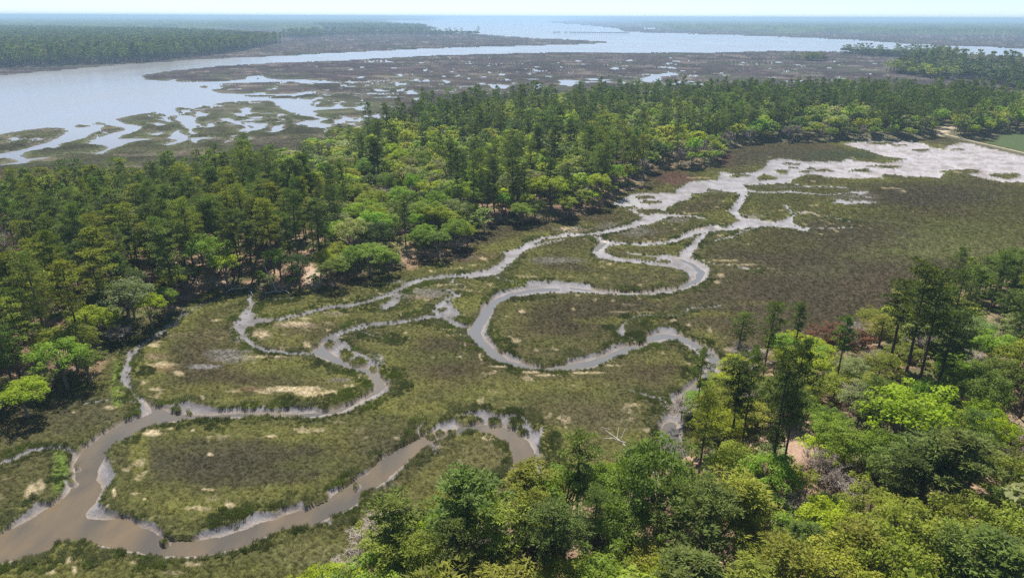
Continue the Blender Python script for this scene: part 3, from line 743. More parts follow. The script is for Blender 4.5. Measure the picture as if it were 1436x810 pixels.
def make_broad(seed, h=11., R=5.0, lod=0, lobes=24, trunkh=.35, flat=.75):
    r = np.random.default_rng(seed)
    cz = h - R * .62
    nl = int(lobes * {0: 1.9, 1: 1.4, 2: 1}[lod]); sm_ = {0: .74, 1: .85, 2: 1}[lod]
    cs = []
    ga = math.pi * (3 - 5 ** .5)
    offx, offy = r.uniform(-.25, .25, 2) * R
    for i in range(nl):
        t = (i + .5) / nl
        ph = math.acos(1 - t * 1.15)             # top cap to a bit under the waist
        a = i * ga + r.uniform(-.5, .5)
        rad = R * r.uniform(.48, .86)
        c = np.array([math.sin(ph) * math.cos(a) * rad + offx * (1 - t), math.sin(ph) * math.sin(a) * rad + offy * (1 - t), cz + math.cos(ph) * rad * .72 + r.uniform(-.4, .4)])
        cs.append((c, R * r.uniform(.18, .36) * sm_))
    for i in range(nl // 3):                    # small outliers break the outline
        a = r.uniform(0, 6.28); q = r.uniform(.75, 1.05) * R
        cs.append((np.array([math.cos(a) * q, math.sin(a) * q, cz + r.uniform(-.35, .45) * R]), R * r.uniform(.10, .2)))
    per = {0: 250, 1: 44, 2: 7}[lod]; size = {0: .23, 1: .66, 2: 1.9}[lod] * (R / 5.) ** .5
    if lod == 2: cs = cs[:nl]
    Ps, Ns = [], []
    for c, q in cs:
        k = max(4, int(per * (q / (R * .3)) ** 2))
        p, d = lobe_points(c, q, k, r, flat)
        Ps.append(p); Ns.append(unit(d * .8 + np.array([0, 0, .45]) + r.normal(size=d.shape) * .45))
    P = np.concatenate(Ps); Nn = np.concatenate(Ns)
    lv, lf = cards(P, Nn, size, r)
    # trunk and limbs reach the lobes
    tr = .028 * h
    fork = np.array([r.uniform(-.3, .3), r.uniform(-.3, .3), h * trunkh])
    segs = [((0, 0, -.6), fork, tr, tr * .8)]
    lim = []
    if lod < 2:
        for c, q in cs[:(14 if lod == 0 else 6)]:
            mid = fork + (c - fork) * .55 + np.array([0, 0, -.08 * h]) + r.uniform(-.3, .3, 3)
            lim += [(fork, mid, tr * .5, tr * .28), (mid, c, tr * .28, tr * .08)]
            if lod == 0:
                for _ in range(2):
                    e = c + r.normal(size=3) * q * .8
                    lim.append((mid + (c - mid) * r.uniform(.2, .8), e, tr * .14, tr * .04))
    return lv, lf, segs, lim, r


def make_pine(seed, h=22., R=3.6, lod=0, base=.45):
    r = np.random.default_rng(seed)
    lean = r.uniform(-.03, .03, 2) * h
    def ax(t): return np.array([lean[0] * t * t, lean[1] * t * t, h * t])
    n = {0: 30, 1: 20, 2: 10}[lod]
    tr = .0125 * h
    segs = [((0, 0, -.6), ax(.35), tr, tr * .8), (ax(.35), ax(.7), tr * .8, tr * .5), (ax(.7), ax(.96), tr * .5, tr * .15)]
    lim = []; Ps, Ds = [], []
    per = {0: 58, 1: 20, 2: 9}[lod]
    peak = r.uniform(.3, .5); top_r = r.uniform(.35, .5)
    bias = r.uniform(0, 6.28)
    for i in range(n):
        t = (i + r.uniform(0, 1)) / n
        u = base + (1 - base) * t * .97
        prof = (.45 + .55 * min(1, t / peak)) if t < peak else (1 - (1 - top_r) * ((t - peak) / (1 - peak)) ** 1.4)
        a = i * 2.4 + r.uniform(-.6, .6)
        ln = R * prof * r.uniform(.55, 1.1) * (1 + .25 * math.cos(a - bias))
        o = ax(u); tip = o + np.array([math.cos(a) * ln, math.sin(a) * ln, ln * r.uniform(.05, .38)])
        if lod < 2: lim.append((o, tip, tr * .28 * (1 - t * .6), .025))
        k = {0: 3, 1: 2, 2: 1}[lod]
        for q in range(k):
            c = o + (tip - o) * (1 - q * .33) + r.normal(size=3) * .22
            rad = R * r.uniform(.14, .25) * (1 - q * .12) * {0: 1, 1: 1.12, 2: 1.5}[lod]
            p, d = lobe_points(c, rad, int(per * (1 - .2 * q)), r, .48, .12)
            Ps.append(p); Ds.append(d)
    for q in range(3):
        p, d = lobe_points(ax(.95) + r.normal(size=3) * .3, R * .3, per, r, .8, .3); Ps.append(p); Ds.append(d)
    P = np.concatenate(Ps); Dd = np.concatenate(Ds)
    Dd = unit(Dd * .9 + np.array([0, 0, .22]) + r.normal(size=Dd.shape) * .4)
    L = {0: .44, 1: .80, 2: 1.9}[lod]; wd = {0: .20, 1: .42, 2: 1.1}[lod]
    n = len(P)
    side = unit(np.cross(Dd, np.array([0, 0, 1.]) + r.normal(size=(n, 3)) * .45))
    l = L * (.6 + .8 * r.random((n, 1)))
    v = np.stack([P - side * wd * .5, P + side * wd * .5, P + Dd * l], 1).reshape(-1, 3)
    return v, np.arange(n * 3).reshape(-1, 3), segs, lim, r


def make_bare(seed, h=9., R=4., lod=0):
    r = np.random.default_rng(seed)
    tr = .02 * h; fork = np.array([0, 0, h * .3])
    segs = [((0, 0, -.5), fork, tr, tr * .8)]
    lim = []
    tips = []
    n = {0: 16, 1: 9, 2: 5}[lod]
    for i in range(n):
        a = i * 2.4; ph = r.uniform(.1, 1.2)
        e = np.array([math.cos(a) * math.sin(ph) * R, math.sin(a) * math.sin(ph) * R, h * .35 + math.cos(ph) * h * .55])
        m = fork + (e - fork) * .5 + r.uniform(-.4, .4, 3)
        lim += [(fork, m, tr * .5, tr * .28), (m, e, tr * .28, tr * .1)]
        for _ in range({0: 6, 1: 3, 2: 1}[lod]):
            q = m + (e - m) * r.uniform(0, 1); f = q + unit(r.normal(size=3) + (e - fork) * .25 + np.array([0, 0, .4])) * R * r.uniform(.2, .42)
            lim.append((q, f, tr * .12, .015)); tips.append((q, f))
    # fine twigs
    P, Dd = [], []
    for q, f in tips:
        for _ in range({0: 26, 1: 30, 2: 16}[lod]):
            P.append(q + (f - q) * r.uniform(.2, 1)); Dd.append(unit(r.normal(size=3) + unit(f - q) * .8 + np.array([0, 0, .3])))
    P = np.array(P); Dd = np.array(Dd); n = len(P)
    side = unit(np.cross(Dd, r.normal(size=(n, 3))))
    l = {0: .8, 1: 1.2, 2: 1.7}[lod] * (.5 + r.random((n, 1))); wd = {0: .07, 1: .17, 2: .4}[lod]
    v = np.stack([P - side * wd * .5, P + side * wd * .5, P + Dd * l], 1).reshape(-1, 3)
    return v, np.arange(n * 3).reshape(-1, 3), segs, lim, r


def leaf_mesh(name, lv, lf, mat, r):
    k = lf.shape[1]
    # tone per leaf cluster, with soft patches inside one crown
    c = lv.reshape(-1, k, 3).mean(1)
    pv = .5 + .22 * np.sin(c[:, 0] * 1.3 + c[:, 2]) * np.cos(c[:, 1] * 1.1) + r.uniform(-.38, .38, len(c))
    va = np.repeat(np.clip(pv, 0, 1), k).astype(np.float32)
    return mesh_np(name, lv, lf, [mat], None, False, attrs={'vari': ('FLOAT', va)})


def wood_mesh(name, segs, mat, sides):
    v, q = tubes(segs, sides)
    return mesh_np(name, v, q, [mat], None, True)


SPEC = {}   # kind -> list of (trunk mesh, limbs mesh or None, crown mesh, nominal h, nominal R)


def add_variants(kind, maker, leafmat, barkmat, plist):
    out = []
    for i, kw in enumerate(plist):
        lv, lf, segs, lim, r = maker(**kw)
        cm = leaf_mesh(kind + '_crown', lv, lf, leafmat, r)
        tm = wood_mesh(kind + '_trunk', segs, barkmat, 7)
        lm = wood_mesh(kind + '_limbs', lim, barkmat, 4) if lim else None
        out.append((tm, lm, cm, kw['h'], kw['R']))
    SPEC[kind] = out


add_variants('pine_tree', make_pine, M_NEEDLE, M_BARK, [
    dict(seed=1, h=22., R=3.9), dict(seed=2, h=22., R=3.3, base=.5), dict(seed=3, h=22., R=4.4, base=.42), dict(seed=4, h=22., R=3.6, base=.35),
    dict(seed=5, h=22., R=4.1, base=.5), dict(seed=6, h=22., R=3.0, base=.55), dict(seed=7, h=22., R=4.6, base=.38)])
add_variants('broadleaf_tree', make_broad, M_LEAF, M_OAKBARK, [
    dict(seed=11, h=11., R=5.0), dict(seed=12, h=11., R=4.4, lobes=20), dict(seed=13, h=11., R=5.6, lobes=28), dict(seed=14, h=11., R=4.8, lobes=22, flat=.6),
    dict(seed=15, h=11., R=5.2, lobes=26), dict(seed=16, h=11., R=4.2, lobes=16), dict(seed=17, h=11., R=5.4, lobes=30, flat=.85)])
add_variants('shrub', make_broad, M_LEAF, M_OAKBARK, [
    dict(seed=21, h=4., R=2.6, lobes=12, trunkh=.2), dict(seed=22, h=4., R=2.2, lobes=10, trunkh=.2), dict(seed=23, h=4., R=3.0, lobes=14, trunkh=.15)])
add_variants('bare_tree', make_bare, M_TWIG, M_TWIG, [dict(seed=31, h=9., R=4.2), dict(seed=32, h=9., R=3.6), dict(seed=33, h=9., R=4.8)])

# ------------------------------------------------------------------ tree lists
TINT = {
    'pine': (.138, .178, .038), 'pine_d': (.086, .112, .026), 'pine_y': (.200, .215, .030), 'pine_b': (.095, .130, .030),
    'green': (.165, .220, .036), 'lime': (.310, .350, .022), 'bright': (.205, .290, .034), 'yel': (.300, .330, .042), 'olive': (.240, .265, .038),
    'sage': (.21, .25, .10), 'dark': (.080, .115, .028), 'rust': (.18, .085, .045), 'grey': (.30, .27, .24), 'pale': (.27, .28, .12), 'straw': (.26, .22, .12)}
CNAME = {'pine': 'mid green', 'pine_d': 'dark green', 'pine_y': 'yellowish green', 'pine_b': 'deep green', 'green': 'green', 'lime': 'lime green', 'bright': 'bright green',
         'yel': 'yellow green', 'olive': 'olive green', 'sage': 'pale sage green', 'dark': 'dark green', 'rust': 'rusty brown', 'grey': 'bare grey', 'pale': 'pale green', 'straw': 'straw coloured'}
TREES = []   # dict(kind, x, y, h, R, c, label)


def T(kind, px, py, h, R, c, label=None):
    x, y = at(px, py, 0)
    TREES.append(dict(kind=kind, x=float(x), y=float(y), h=h, R=R, c=c, label=label))


# hand-placed, base pixel in the photograph
P_, B_, S_, G_ = 'pine_tree', 'broadleaf_tree', 'shrub', 'bare_tree'
T(P_, 1262, 560, 26, 5.4, 'pine_d', 'tallest dark pine at the marsh edge, left one of the tight clump of black-green pines')
T(P_, 1285, 552, 24, 4.8, 'pine_d', 'dark pine in the middle of the tight clump, its trunk beside the sunlit orange ground')
T(P_, 1318, 520, 21, 4.8, 'pine_d', 'dark flat-topped pine with a forked pale limb, right side of the tight clump')
T(P_, 1245, 520, 19, 4.4, 'pine_d', 'low dark pine on the marsh side of the tight clump')
T(P_, 1305, 575, 19, 5.0, 'pine_d', 'lower dark pine in front of the tight clump')
T(P_, 1328, 432, 15, 3.0, 'pine', 'thin airy pine alone behind the tight clump of dark pines')
T(P_, 1383, 452, 17, 3.8, 'pine', 'spreading pine with a bare lower trunk behind the sage bushes')
T(P_, 1412, 430, 14, 3.6, 'pine', None)
T(P_, 1430, 500, 17, 4.2, 'pine', None)
T(P_, 1445, 545, 19, 4.4, 'pine_d', None)
T(B_, 1385, 530, 9, 4.8, 'bright', None)
T(B_, 1300, 600, 8, 4.4, 'bright', None)
T(B_, 1425, 470, 8, 4.6, 'green', None)
T(P_, 1440, 440, 17, 3.8, 'pine', None)
T(P_, 1470, 430, 17, 3.8, 'pine', None)
T(P_, 1425, 600, 20, 4.2, 'pine_d', 'very dark pine at the right margin above the bare grey thicket')
T(P_, 1450, 590, 24, 4.4, 'pine_d', None)
T(P_, 1400, 470, 10, 3, 'pine_d', None)
T(P_, 1068, 540, 17, 3.3, 'pine', 'slender pine with a long bare trunk, tallest beside the grey bare thicket by the creek end')
T(P_, 1033, 508, 10.5, 2.6, 'pine', 'short pine above the lime green scrub at the end of the winding creek')
T(P_, 1112, 505, 12.5, 2.0, 'pine', 'narrow column-shaped pine standing alone in front of the brown marsh')
T(P_, 1170, 548, 15, 2.4, 'pine', 'leaning narrow pine beside the rusty brown thicket')
T(P_, 1092, 690, 24, 3.4, 'pine_d', 'tall pine with a black bare trunk, left one of the pair above the pink clearing')
T(P_, 1076, 695, 23, 3.0, 'pine_d', None)
T(P_, 1036, 655, 20, 3.4, 'pine', 'straight pine whose bare trunk stands at the left side of the pink clearing')
T(P_, 1022, 645, 17, 3.0, 'pine_d', None)
T(P_, 978, 680, 16, 4.0, 'pine_y', 'broad pine on the bank beside the marsh inlet with the white snag')
T(P_, 975, 596, 14, 2.4, 'pine', 'small pine on the bank of the bright muddy inlet')
T(P_, 1095, 600, 10, 3.0, 'pine', None)
T(P_, 808, 735, 14, 3.2, 'pine', 'conical pine by the end of the looping creek with a bare straight trunk')
T(P_, 560, 830, 13, 3.6, 'pine', 'airy pine at the bottom of the picture beside the lime green bush')
T(P_, 655, 800, 15, 4.6, 'pine', 'highest of the pines in the bottom centre clump, beside the creek loop')
T(P_, 700, 830, 13, 4.0, 'pine_y', 'pine with a rounded yellowish top at the tan clearing in the bottom centre')
T(P_, 640, 850, 12, 4.0, 'pine', None)
T(P_, 735, 800, 11, 3.6, 'pine_y', None)
T(P_, 690, 890, 9, 4.8, 'pine_y', 'low wide pine cut by the bottom edge of the picture')
T(P_, 1030, 800, 13, 4.8, 'pine_y', 'wide rounded pine in front of the pink clearing')
T(P_, 985, 840, 15, 4.8, 'pine', None)
T(P_, 960, 900, 12, 4.4, 'pine', None)
T(P_, 1085, 880, 12, 4.6, 'pine_y', None)
T(P_, 1050, 930, 12, 4.6, 'pine_y', None)
T(P_, 1320, 745, 15, 4.8, 'pine', 'broad dark olive pine right of the big lime crowned oak')
T(P_, 1280, 735, 13, 4.6, 'pine', None)
T(P_, 1250, 740, 12, 4.0, 'pine_d', None)
T(P_, 1360, 900, 14, 4.8, 'pine', 'dark pine in front of the sandy opening at the bottom right')
T(P_, 1310, 880, 13, 4.0, 'pine', None)
T(P_, 1190, 860, 12, 3.6, 'pine_y', None)
for (px, py, h, R, c, lb) in [
    (1255, 660, 14, 7.0, 'lime', 'very large lime green spreading oak right of the pink clearing'),
    (1180, 665, 8, 4.5, 'bright', 'round bright green oak on the right side of the pink clearing'),
    (1225, 690, 9, 4.2, 'bright', None), (1150, 645, 7.5, 3.8, 'bright', 'small bright oak behind the pink clearing'),
    (1110, 600, 7, 3.6, 'green', None), (1355, 605, 11, 5.4, 'green', 'green oak above the lime oak near the right margin'), (1330, 560, 8, 4.4, 'bright', None),
    (1390, 570, 9, 4.6, 'green', None), (1385, 660, 9, 3.2, 'lime', 'lime green small tree next to the bare grey thicket'), (1200, 600, 7, 4.2, 'sage', None),
    (1360, 490, 6.5, 4.2, 'sage', 'sage green bush crowned tree right of the dark pine clump'), (1335, 480, 5, 3.6, 'olive', None), (1420, 500, 9, 4.4, 'sage', 'sage green tree at the right margin under the spreading pines'),
    (1410, 550, 9, 4.6, 'yel', 'yellow green oak at the right margin'), (1450, 550, 10, 5, 'yel', None), (1190, 540, 5, 4, 'sage', None), (1215, 560, 5, 3.6, 'sage', None),
    (1260, 840, 13, 6.4, 'olive', 'biggest olive green oak at the bottom right'), (1215, 880, 12, 5.5, 'yel', None), (1150, 870, 11, 5.0, 'yel', 'yellow green oak left of the biggest olive oak'),
    (1290, 960, 12, 5, 'olive', None), (1170, 970, 12, 5.4, 'yel', None), (1400, 840, 12, 5.6, 'olive', 'oak with a dark leaning trunk over the sandy opening at the bottom right corner'), (1460, 820, 12, 5.5, 'pale', None),
    (1140, 780, 8, 4.2, 'lime', 'lime green young oak in front of the pale grey thicket'), (1440, 700, 6, 3.4, 'green', None), (1205, 770, 9, 4.4, 'olive', None), (1340, 800, 10, 4.4, 'olive', None),
    (790, 740, 8, 4.6, 'bright', 'bright green oak at the end of the looping creek'), (840, 735, 9, 4.2, 'bright', None), (765, 735, 6.5, 4.2, 'lime', None), (870, 765, 10, 4.4, 'green', None),
    (918, 768, 15, 5.8, 'green', 'oak with open crown and dark trunk under the white snag'), (880, 800, 9, 4.6, 'green', 'rounded green oak left of the orange clearing'), (790, 800, 8, 3.4, 'dark', 'dark round oak right of the tan clearing'),
    (905, 850, 7, 4.2, 'yel', None), (850, 870, 8, 4.8, 'bright', None), (800, 870, 7, 4.6, 'yel', None), (900, 920, 9, 5, 'yel', None), (945, 880, 8, 4.2, 'lime', None),
    (600, 830, 8, 3.8, 'lime', 'lime green bush at the bottom left of the pine clump'), (630, 790, 8, 3.6, 'bright', None), (530, 860, 7, 4.6, 'bright', None), (490, 870, 6.5, 4.4, 'lime', None), (590, 900, 8, 4.6, 'bright', None),
    (1022, 560, 5, 3.8, 'lime', 'lime green scrub at the very end of the winding creek'), (1140, 505, 3.8, 4.4, 'lime', 'low lime green scrub in front of the rusty thicket'), (1090, 520, 4.5, 3, 'lime', None),
    (1115, 560, 6.5, 4.4, 'olive', None), (1075, 585, 7, 4.4, 'green', None), (1140, 570, 6, 4, 'olive', None), (1000, 600, 6, 4, 'olive', None),
    (40, 585, 6.5, 4.6, 'lime', 'yellow lime bush alone on the marsh at the far left'), (57, 556, 4.5, 3, 'pale', None), (140, 488, 9, 4.2, 'lime', 'bright lime tree left of the silvery sage tree'), (155, 478, 6, 3.2, 'lime', None),
    (182, 462, 11, 7.0, 'sage', 'silvery sage green oak at the forest edge on the left'), (215, 462, 8, 3.6, 'lime', None), (232, 448, 7, 3.4, 'bright', None), (95, 545, 9, 5.2, 'bright', 'wide bright green oak at the lower left forest edge'),
    (110, 520, 9, 4.6, 'olive', None), (125, 535, 6, 4, 'green', None), (300, 402, 13, 6.0, 'bright', 'large bright green tree with a lime side at the forest edge above the driftwood'), (320, 405, 9, 4.2, 'lime', None), (265, 412, 8, 5, 'dark', None),
    (470, 402, 7.5, 4.4, 'green', None), (395, 398, 9, 3.8, 'green', None), (500, 388, 8, 4, 'green', None), (520, 388, 8.5, 5.6, 'bright', 'round bright green oak on the marsh edge right of the sandy gap'), (545, 385, 6, 3.6, 'bright', None),
    (640, 352, 9, 4.6, 'green', None), (655, 347, 6.5, 3.4, 'lime', None), (615, 362, 8, 4.4, 'green', None), (590, 362, 8, 4, 'bright', None), (772, 300, 13, 7.5, 'lime', 'brilliant lime green spreading oak on the forest point'), (733, 315, 7, 4.8, 'bright', None),
    (790, 308, 8, 4.6, 'yel', None), (840, 290, 12, 4.4, 'yel', None), (750, 310, 7, 4, 'dark', None), (860, 275, 12, 5, 'bright', None)]:
    T(B_, px, py, h, R, c, lb)
for (px, py, h, R, lb) in [
    (1180, 715, 5, 3.8, 'pale grey leafless thicket beside the lime young oak'), (1430, 660, 6.5, 4.6, 'bare grey thicket at the right margin'), (1415, 690, 6, 4.4, None), (1440, 720, 6, 4, None),
    (1200, 590, 7, 3.6, 'grey leafless crown behind the large lime oak'), (1050, 520, 5, 4.2, 'bare grey thicket behind the slender pine'), (1060, 580, 5, 3.5, None), (1040, 545, 5, 3.8, None), (1185, 560, 4, 3.6, None),
    (1325, 470, 4, 3.4, None), (1370, 530, 4, 4.6, 'low greyish leafless scrub on the slope right of the dark pines'), (1345, 515, 4, 4, None), (1100, 575, 4, 3, None), (1225, 520, 4, 3.4, None), (520, 770, 3.4, 3.2, 'low grey brush on the creek bank at the bottom'), (545, 745, 3, 3, None),
    (500, 810, 3.4, 3.4, None), (955, 590, 4, 3, None), (168, 480, 3.5, 3, None), (645, 352, 3.5, 2.6, None)]:
    T(G_, px, py, h, R, 'grey', lb)
for (px, py, h, R, c, lb) in [(1160, 487, 4.2, 4.8, 'rust', 'rusty brown thicket at the marsh edge beside lime scrub'), (1175, 480, 3.6, 4, 'rust', None), (1200, 500, 5, 4, 'rust', 'dark brown brush left of the dark pine clump'), (1215, 480, 3, 3.4, 'straw', None),
                              (1200, 520, 3.5, 4.5, 'straw', None), (1195, 545, 4, 4.5, 'olive', None), (1160, 520, 3.5, 4.2, 'olive', None), (1390, 500, 3, 4, 'straw', None), (1350, 440, 3, 4, 'olive', None)]:
    T(S_, px, py, h, R, c, lb)

HAND = len(TREES)
GAPS = [(430, 378, 9, 22), (1050, 648, 22, 20), (1108, 645, 24, 30), (798, 745, 20, 28), (893, 748, 24, 20), (1400, 800, 34, 26), (1250, 535, 12, 16), (1425, 640, 26, 30), (1130, 565, 22, 10), (1370, 500, 50, 22), (1322, 188, 9, 8), (572, 362, 8, 9), (300, 392, 14, 5)]


def region_mix(px, py):
    """how the woods are mixed around a crown seen at this pixel: pine, broadleaf, bare, shrub, and the usual tints"""
    if py < 150 and px > 480:
        return (.42, .44, .14), ['pine_d', 'pine_b', 'pine'], ['yel', 'olive', 'pale']
    if px > 880 and py < 215:
        return (.20, .58, .22), ['pine_d', 'pine'], ['yel', 'bright', 'olive', 'pale', 'green', 'lime']
    if px > 480 and 150 <= py < 185:
        return (.42, .48, .10), ['pine_d', 'pine_b', 'pine'], ['olive', 'green', 'yel']
    if 380 < px < 820 and 180 <= py < 262:
        return (.10, .66, .24), ['pine_d', 'pine'], ['yel', 'pale', 'olive', 'bright', 'lime', 'green']
    if 450 < px < 950 and py >= 262 - 20:
        return (.22, .70, .08), ['pine', 'pine_d', 'pine_b'], ['green', 'lime', 'yel', 'bright', 'bright', 'olive', 'pale']
    if px <= 480 and py < 420:
        return (.68, .30, .02), ['pine', 'pine', 'pine_b', 'pine_y'], ['bright', 'olive', 'yel', 'pale']
    return (.72, .26, .02), ['pine', 'pine_y', 'pine'], ['green', 'bright', 'olive']


def fill(poly, spacing, reg, seed, hmin=1.0):
    r = np.random.default_rng(seed)
    x0, y0 = poly.min(0); x1, y1 = poly.max(0)
    nx = int((x1 - x0) / spacing) + 1; ny = int((y1 - y0) / (spacing * .87)) + 1
    gx, gy = np.meshgrid(np.arange(nx), np.arange(ny))
    GX = x0 + (gx + (gy % 2) * .5) * spacing + r.uniform(-.42, .42, gx.shape) * spacing
    GY = y0 + gy * spacing * .87 + r.uniform(-.42, .42, gx.shape) * spacing
    GX = GX.ravel(); GY = GY.ravel()
    ok = sd_poly(GX, GY, poly, 8.0) < -1.2
    A_ = np.abs(np.arctan2(GX, GY)); ok &= (A_ < math.radians(54)) & (GY > 30)
    return GX[ok], GY[ok], r


hx = np.array([t['x'] for t in TREES]); hy = np.array([t['y'] for t in TREES]); hr = np.array([t['R'] for t in TREES])
# main wood
gx, gy, r = fill(F1, 6.2, 1, 101)
px_, py_ = to_px(gx, gy, 0)
pxc, pyc = to_px(gx, gy, 11)
sdE = sd_poly(gx, gy, F1, 40.0)
patch = fbm(gx, gy, 38, 2, 71)
for i in range(len(gx)):
    if np.any(np.hypot(hx - gx[i], hy - gy[i]) < hr * .75): continue
    if any(abs((px_[i] - g[0]) / g[2]) < 1 and abs((py_[i] - g[1]) / g[3]) < 1 for g in GAPS): continue
    (pp, pb, pg), pc, bc = region_mix(pxc[i], pyc[i])
    u = r.random() * .75 + (patch[i] - .5) * .9 + .125
    d = math.hypot(gx[i], gy[i])
    edge = sdE[i] > -7
    if edge and d < 420: u = r.random() * .4 + .5 if r.random() < .6 else u
    if u < pp:
        h = r.uniform(14.5, 22.5); k = P_; R = r.uniform(2.5, 4.2); c = pc[r.integers(len(pc))]
        if pxc[i] < 330 and pyc[i] < 300: h *= .9
        if 290 < px_[i] < 505 and py_[i] < 255: h = r.uniform(8, 11.5); R *= .85
        elif px_[i] <= 290 and py_[i] < 310: h = min(h, 17)
    elif u < pp + pb:
        h = r.uniform(7.5, 13) * (.75 if edge else 1); k = B_; R = r.uniform(3.6, 5.8) * (.8 if edge else 1); c = bc[r.integers(len(bc))]
        if r.random() < .12: c = 'dark'
    else:
        h = r.uniform(7, 10); k = G_; R = r.uniform(3.4, 4.8); c = 'grey'
    if k == P_ and 700 < pxc[i] < 1000 and 140 < pyc[i] < 175 and r.random() < .5: continue
    if 290 < px_[i] < 520 and py_[i] < 256 and k != P_: h = min(h, 7.0)
    TREES.append(dict(kind=k, x=gx[i], y=gy[i], h=h, R=R, c=c, label=None))
# right-hand wood, between the hand-placed trees
gx, gy, r = fill(F2, 5.3, 2, 202)
px_, py_ = to_px(gx, gy, 0)
for i in range(len(gx)):
    if py_[i] > 1080 or px_[i] > 1950: continue
    if np.any(np.hypot(hx - gx[i], hy - gy[i]) < hr * .72): continue
    if any(abs((px_[i] - g[0]) / g[2]) < 1 and abs((py_[i] - g[1]) / g[3]) < 1 for g in GAPS): continue
    u = r.random()
    if px_[i] < 1000 and py_[i] < 700 and u < .5: continue
    low = py_[i] < 620 and px_[i] < 1340
    if u < .3 and 970 < px_[i] < 1190 and py_[i] < 740: u = .5
    if u < .3:
        k = P_; h = r.uniform(9, 14) * (.75 if low else 1); R = r.uniform(2.8, 4.0); c = ['pine', 'pine_y', 'pine'][r.integers(3)]
    elif u < .85:
        k = B_; h = r.uniform(5, 9) * (.7 if low else 1); R = r.uniform(3, 4.6); c = ['green', 'olive', 'bright', 'lime', 'bright', 'olive'][r.integers(6)]
    else:
        k = G_; h = r.uniform(4, 7); R = r.uniform(3, 4); c = 'grey'
    TREES.append(dict(kind=k, x=gx[i], y=gy[i], h=h, R=R, c=c, label=None))
# understory shrubs near the edges and in gaps
for poly, sp_, seed, hi in ((F1, 7.5, 303, 290), (F2, 7.0, 404, 160)):
    gx, gy, r = fill(poly, sp_, 3, seed)
    for i in range(len(gx)):
        if math.hypot(gx[i], gy[i]) > hi: continue
        if r.random() < .35: continue
        pxx, pyy = to_px(gx[i], gy[i], 0)
        if any(abs((pxx - g[0]) / g[2]) < .8 and abs((pyy - g[1]) / g[3]) < .8 for g in GAPS): continue
        TREES.append(dict(kind=S_, x=gx[i], y=gy[i], h=r.uniform(1.6, 4), R=r.uniform(1.5, 2.8), c=['green', 'olive', 'dark', 'bright', 'pale'][r.integers(5)], label=None))


def zone_name(px, py, d):
    if py > 640 or (px > 950 and py > 470):
        if px < 620: return 'by the bottom left creek bank'
        if px < 780: return 'in the pine clump inside the creek loop'
        if px < 860: return 'beside the tan clearing'
        if px < 960: return 'around the clearing under the white snag'
        if px < 1070: return 'left of the pink clearing' if py < 760 else 'below the pink clearing'
        if px < 1200: return 'right of the pink clearing' if py < 760 else 'among the bottom yellow green oaks'
        if px < 1340: return 'around the great lime oak' if py < 760 else 'near the biggest olive oak'
        return 'by the right bare grey thicket' if py < 760 else 'by the bottom right sandy opening'
    if px > 950 and py > 340:
        return 'on the slope by the dark pine clump'
    if d < 230:
        if px < 110: return 'near the far left lone lime bush'
        if px < 260: return 'around the silvery sage oak'
        if px < 400: return 'above the driftwood shore'
        if px < 560: return 'by the sandy forest gap'
        return 'on the edge above the thin creek'
    if d < 330:
        if px < 160: return 'deep in the left pine wood'
        if px < 330: return 'well behind the driftwood shore'
        if px < 520: return 'well behind the sandy forest gap'
        if px < 700: return 'in the mixed middle wood'
        return 'on the forest point with brilliant oak'
    if px < 400: return 'on the wood side facing the river'
    if px < 700: return 'in the yellow green middle wood'
    if px < 960: return 'in the dark middle wood'
    return 'in the wood behind the mudflat'


def size_word(kind, h):
    lim_ = {P_: (12, 16, 19), B_: (6.5, 9.5, 12), S_: (2.2, 3, 3.6), G_: (4.5, 6.5, 8.5)}[kind]
    return ['small', 'middling', 'tall', 'towering'][sum(h > q for q in lim_)]


KW = {P_: 'pine', B_: 'leafy tree', S_: 'shrub', G_: 'leafless tree'}
CATW = {P_: 'pine tree', B_: 'tree', S_: 'shrub', G_: 'bare tree'}
GRP = {P_: 'pines of the woods', B_: 'broadleaf trees of the woods', S_: 'undergrowth shrubs of the woods', G_: 'leafless trees of the woods'}
px_, py_ = to_px(np.array([t['x'] for t in TREES]), np.array([t['y'] for t in TREES]), np.array([t['h'] * .7 for t in TREES]))
for i, t in enumerate(TREES):
    t['d'] = math.hypot(t['x'], t['y']); t['px'] = px_[i]; t['py'] = py_[i]
    t['inview'] = (-45 < px_[i] < 1481) and (py_[i] < 850)
    t['show'] = t['h'] * t['R'] / (t['d'] ** 2 + 65 ** 2) + (10 if i < HAND else 0)
LIMIT = {P_: 285, B_: 285, S_: 150, G_: 90}
REST = []
CNT = {}
SHW = {}
AUTO = []
AX = np.array([t['x'] for t in TREES]); AY = np.array([t['y'] for t in TREES])
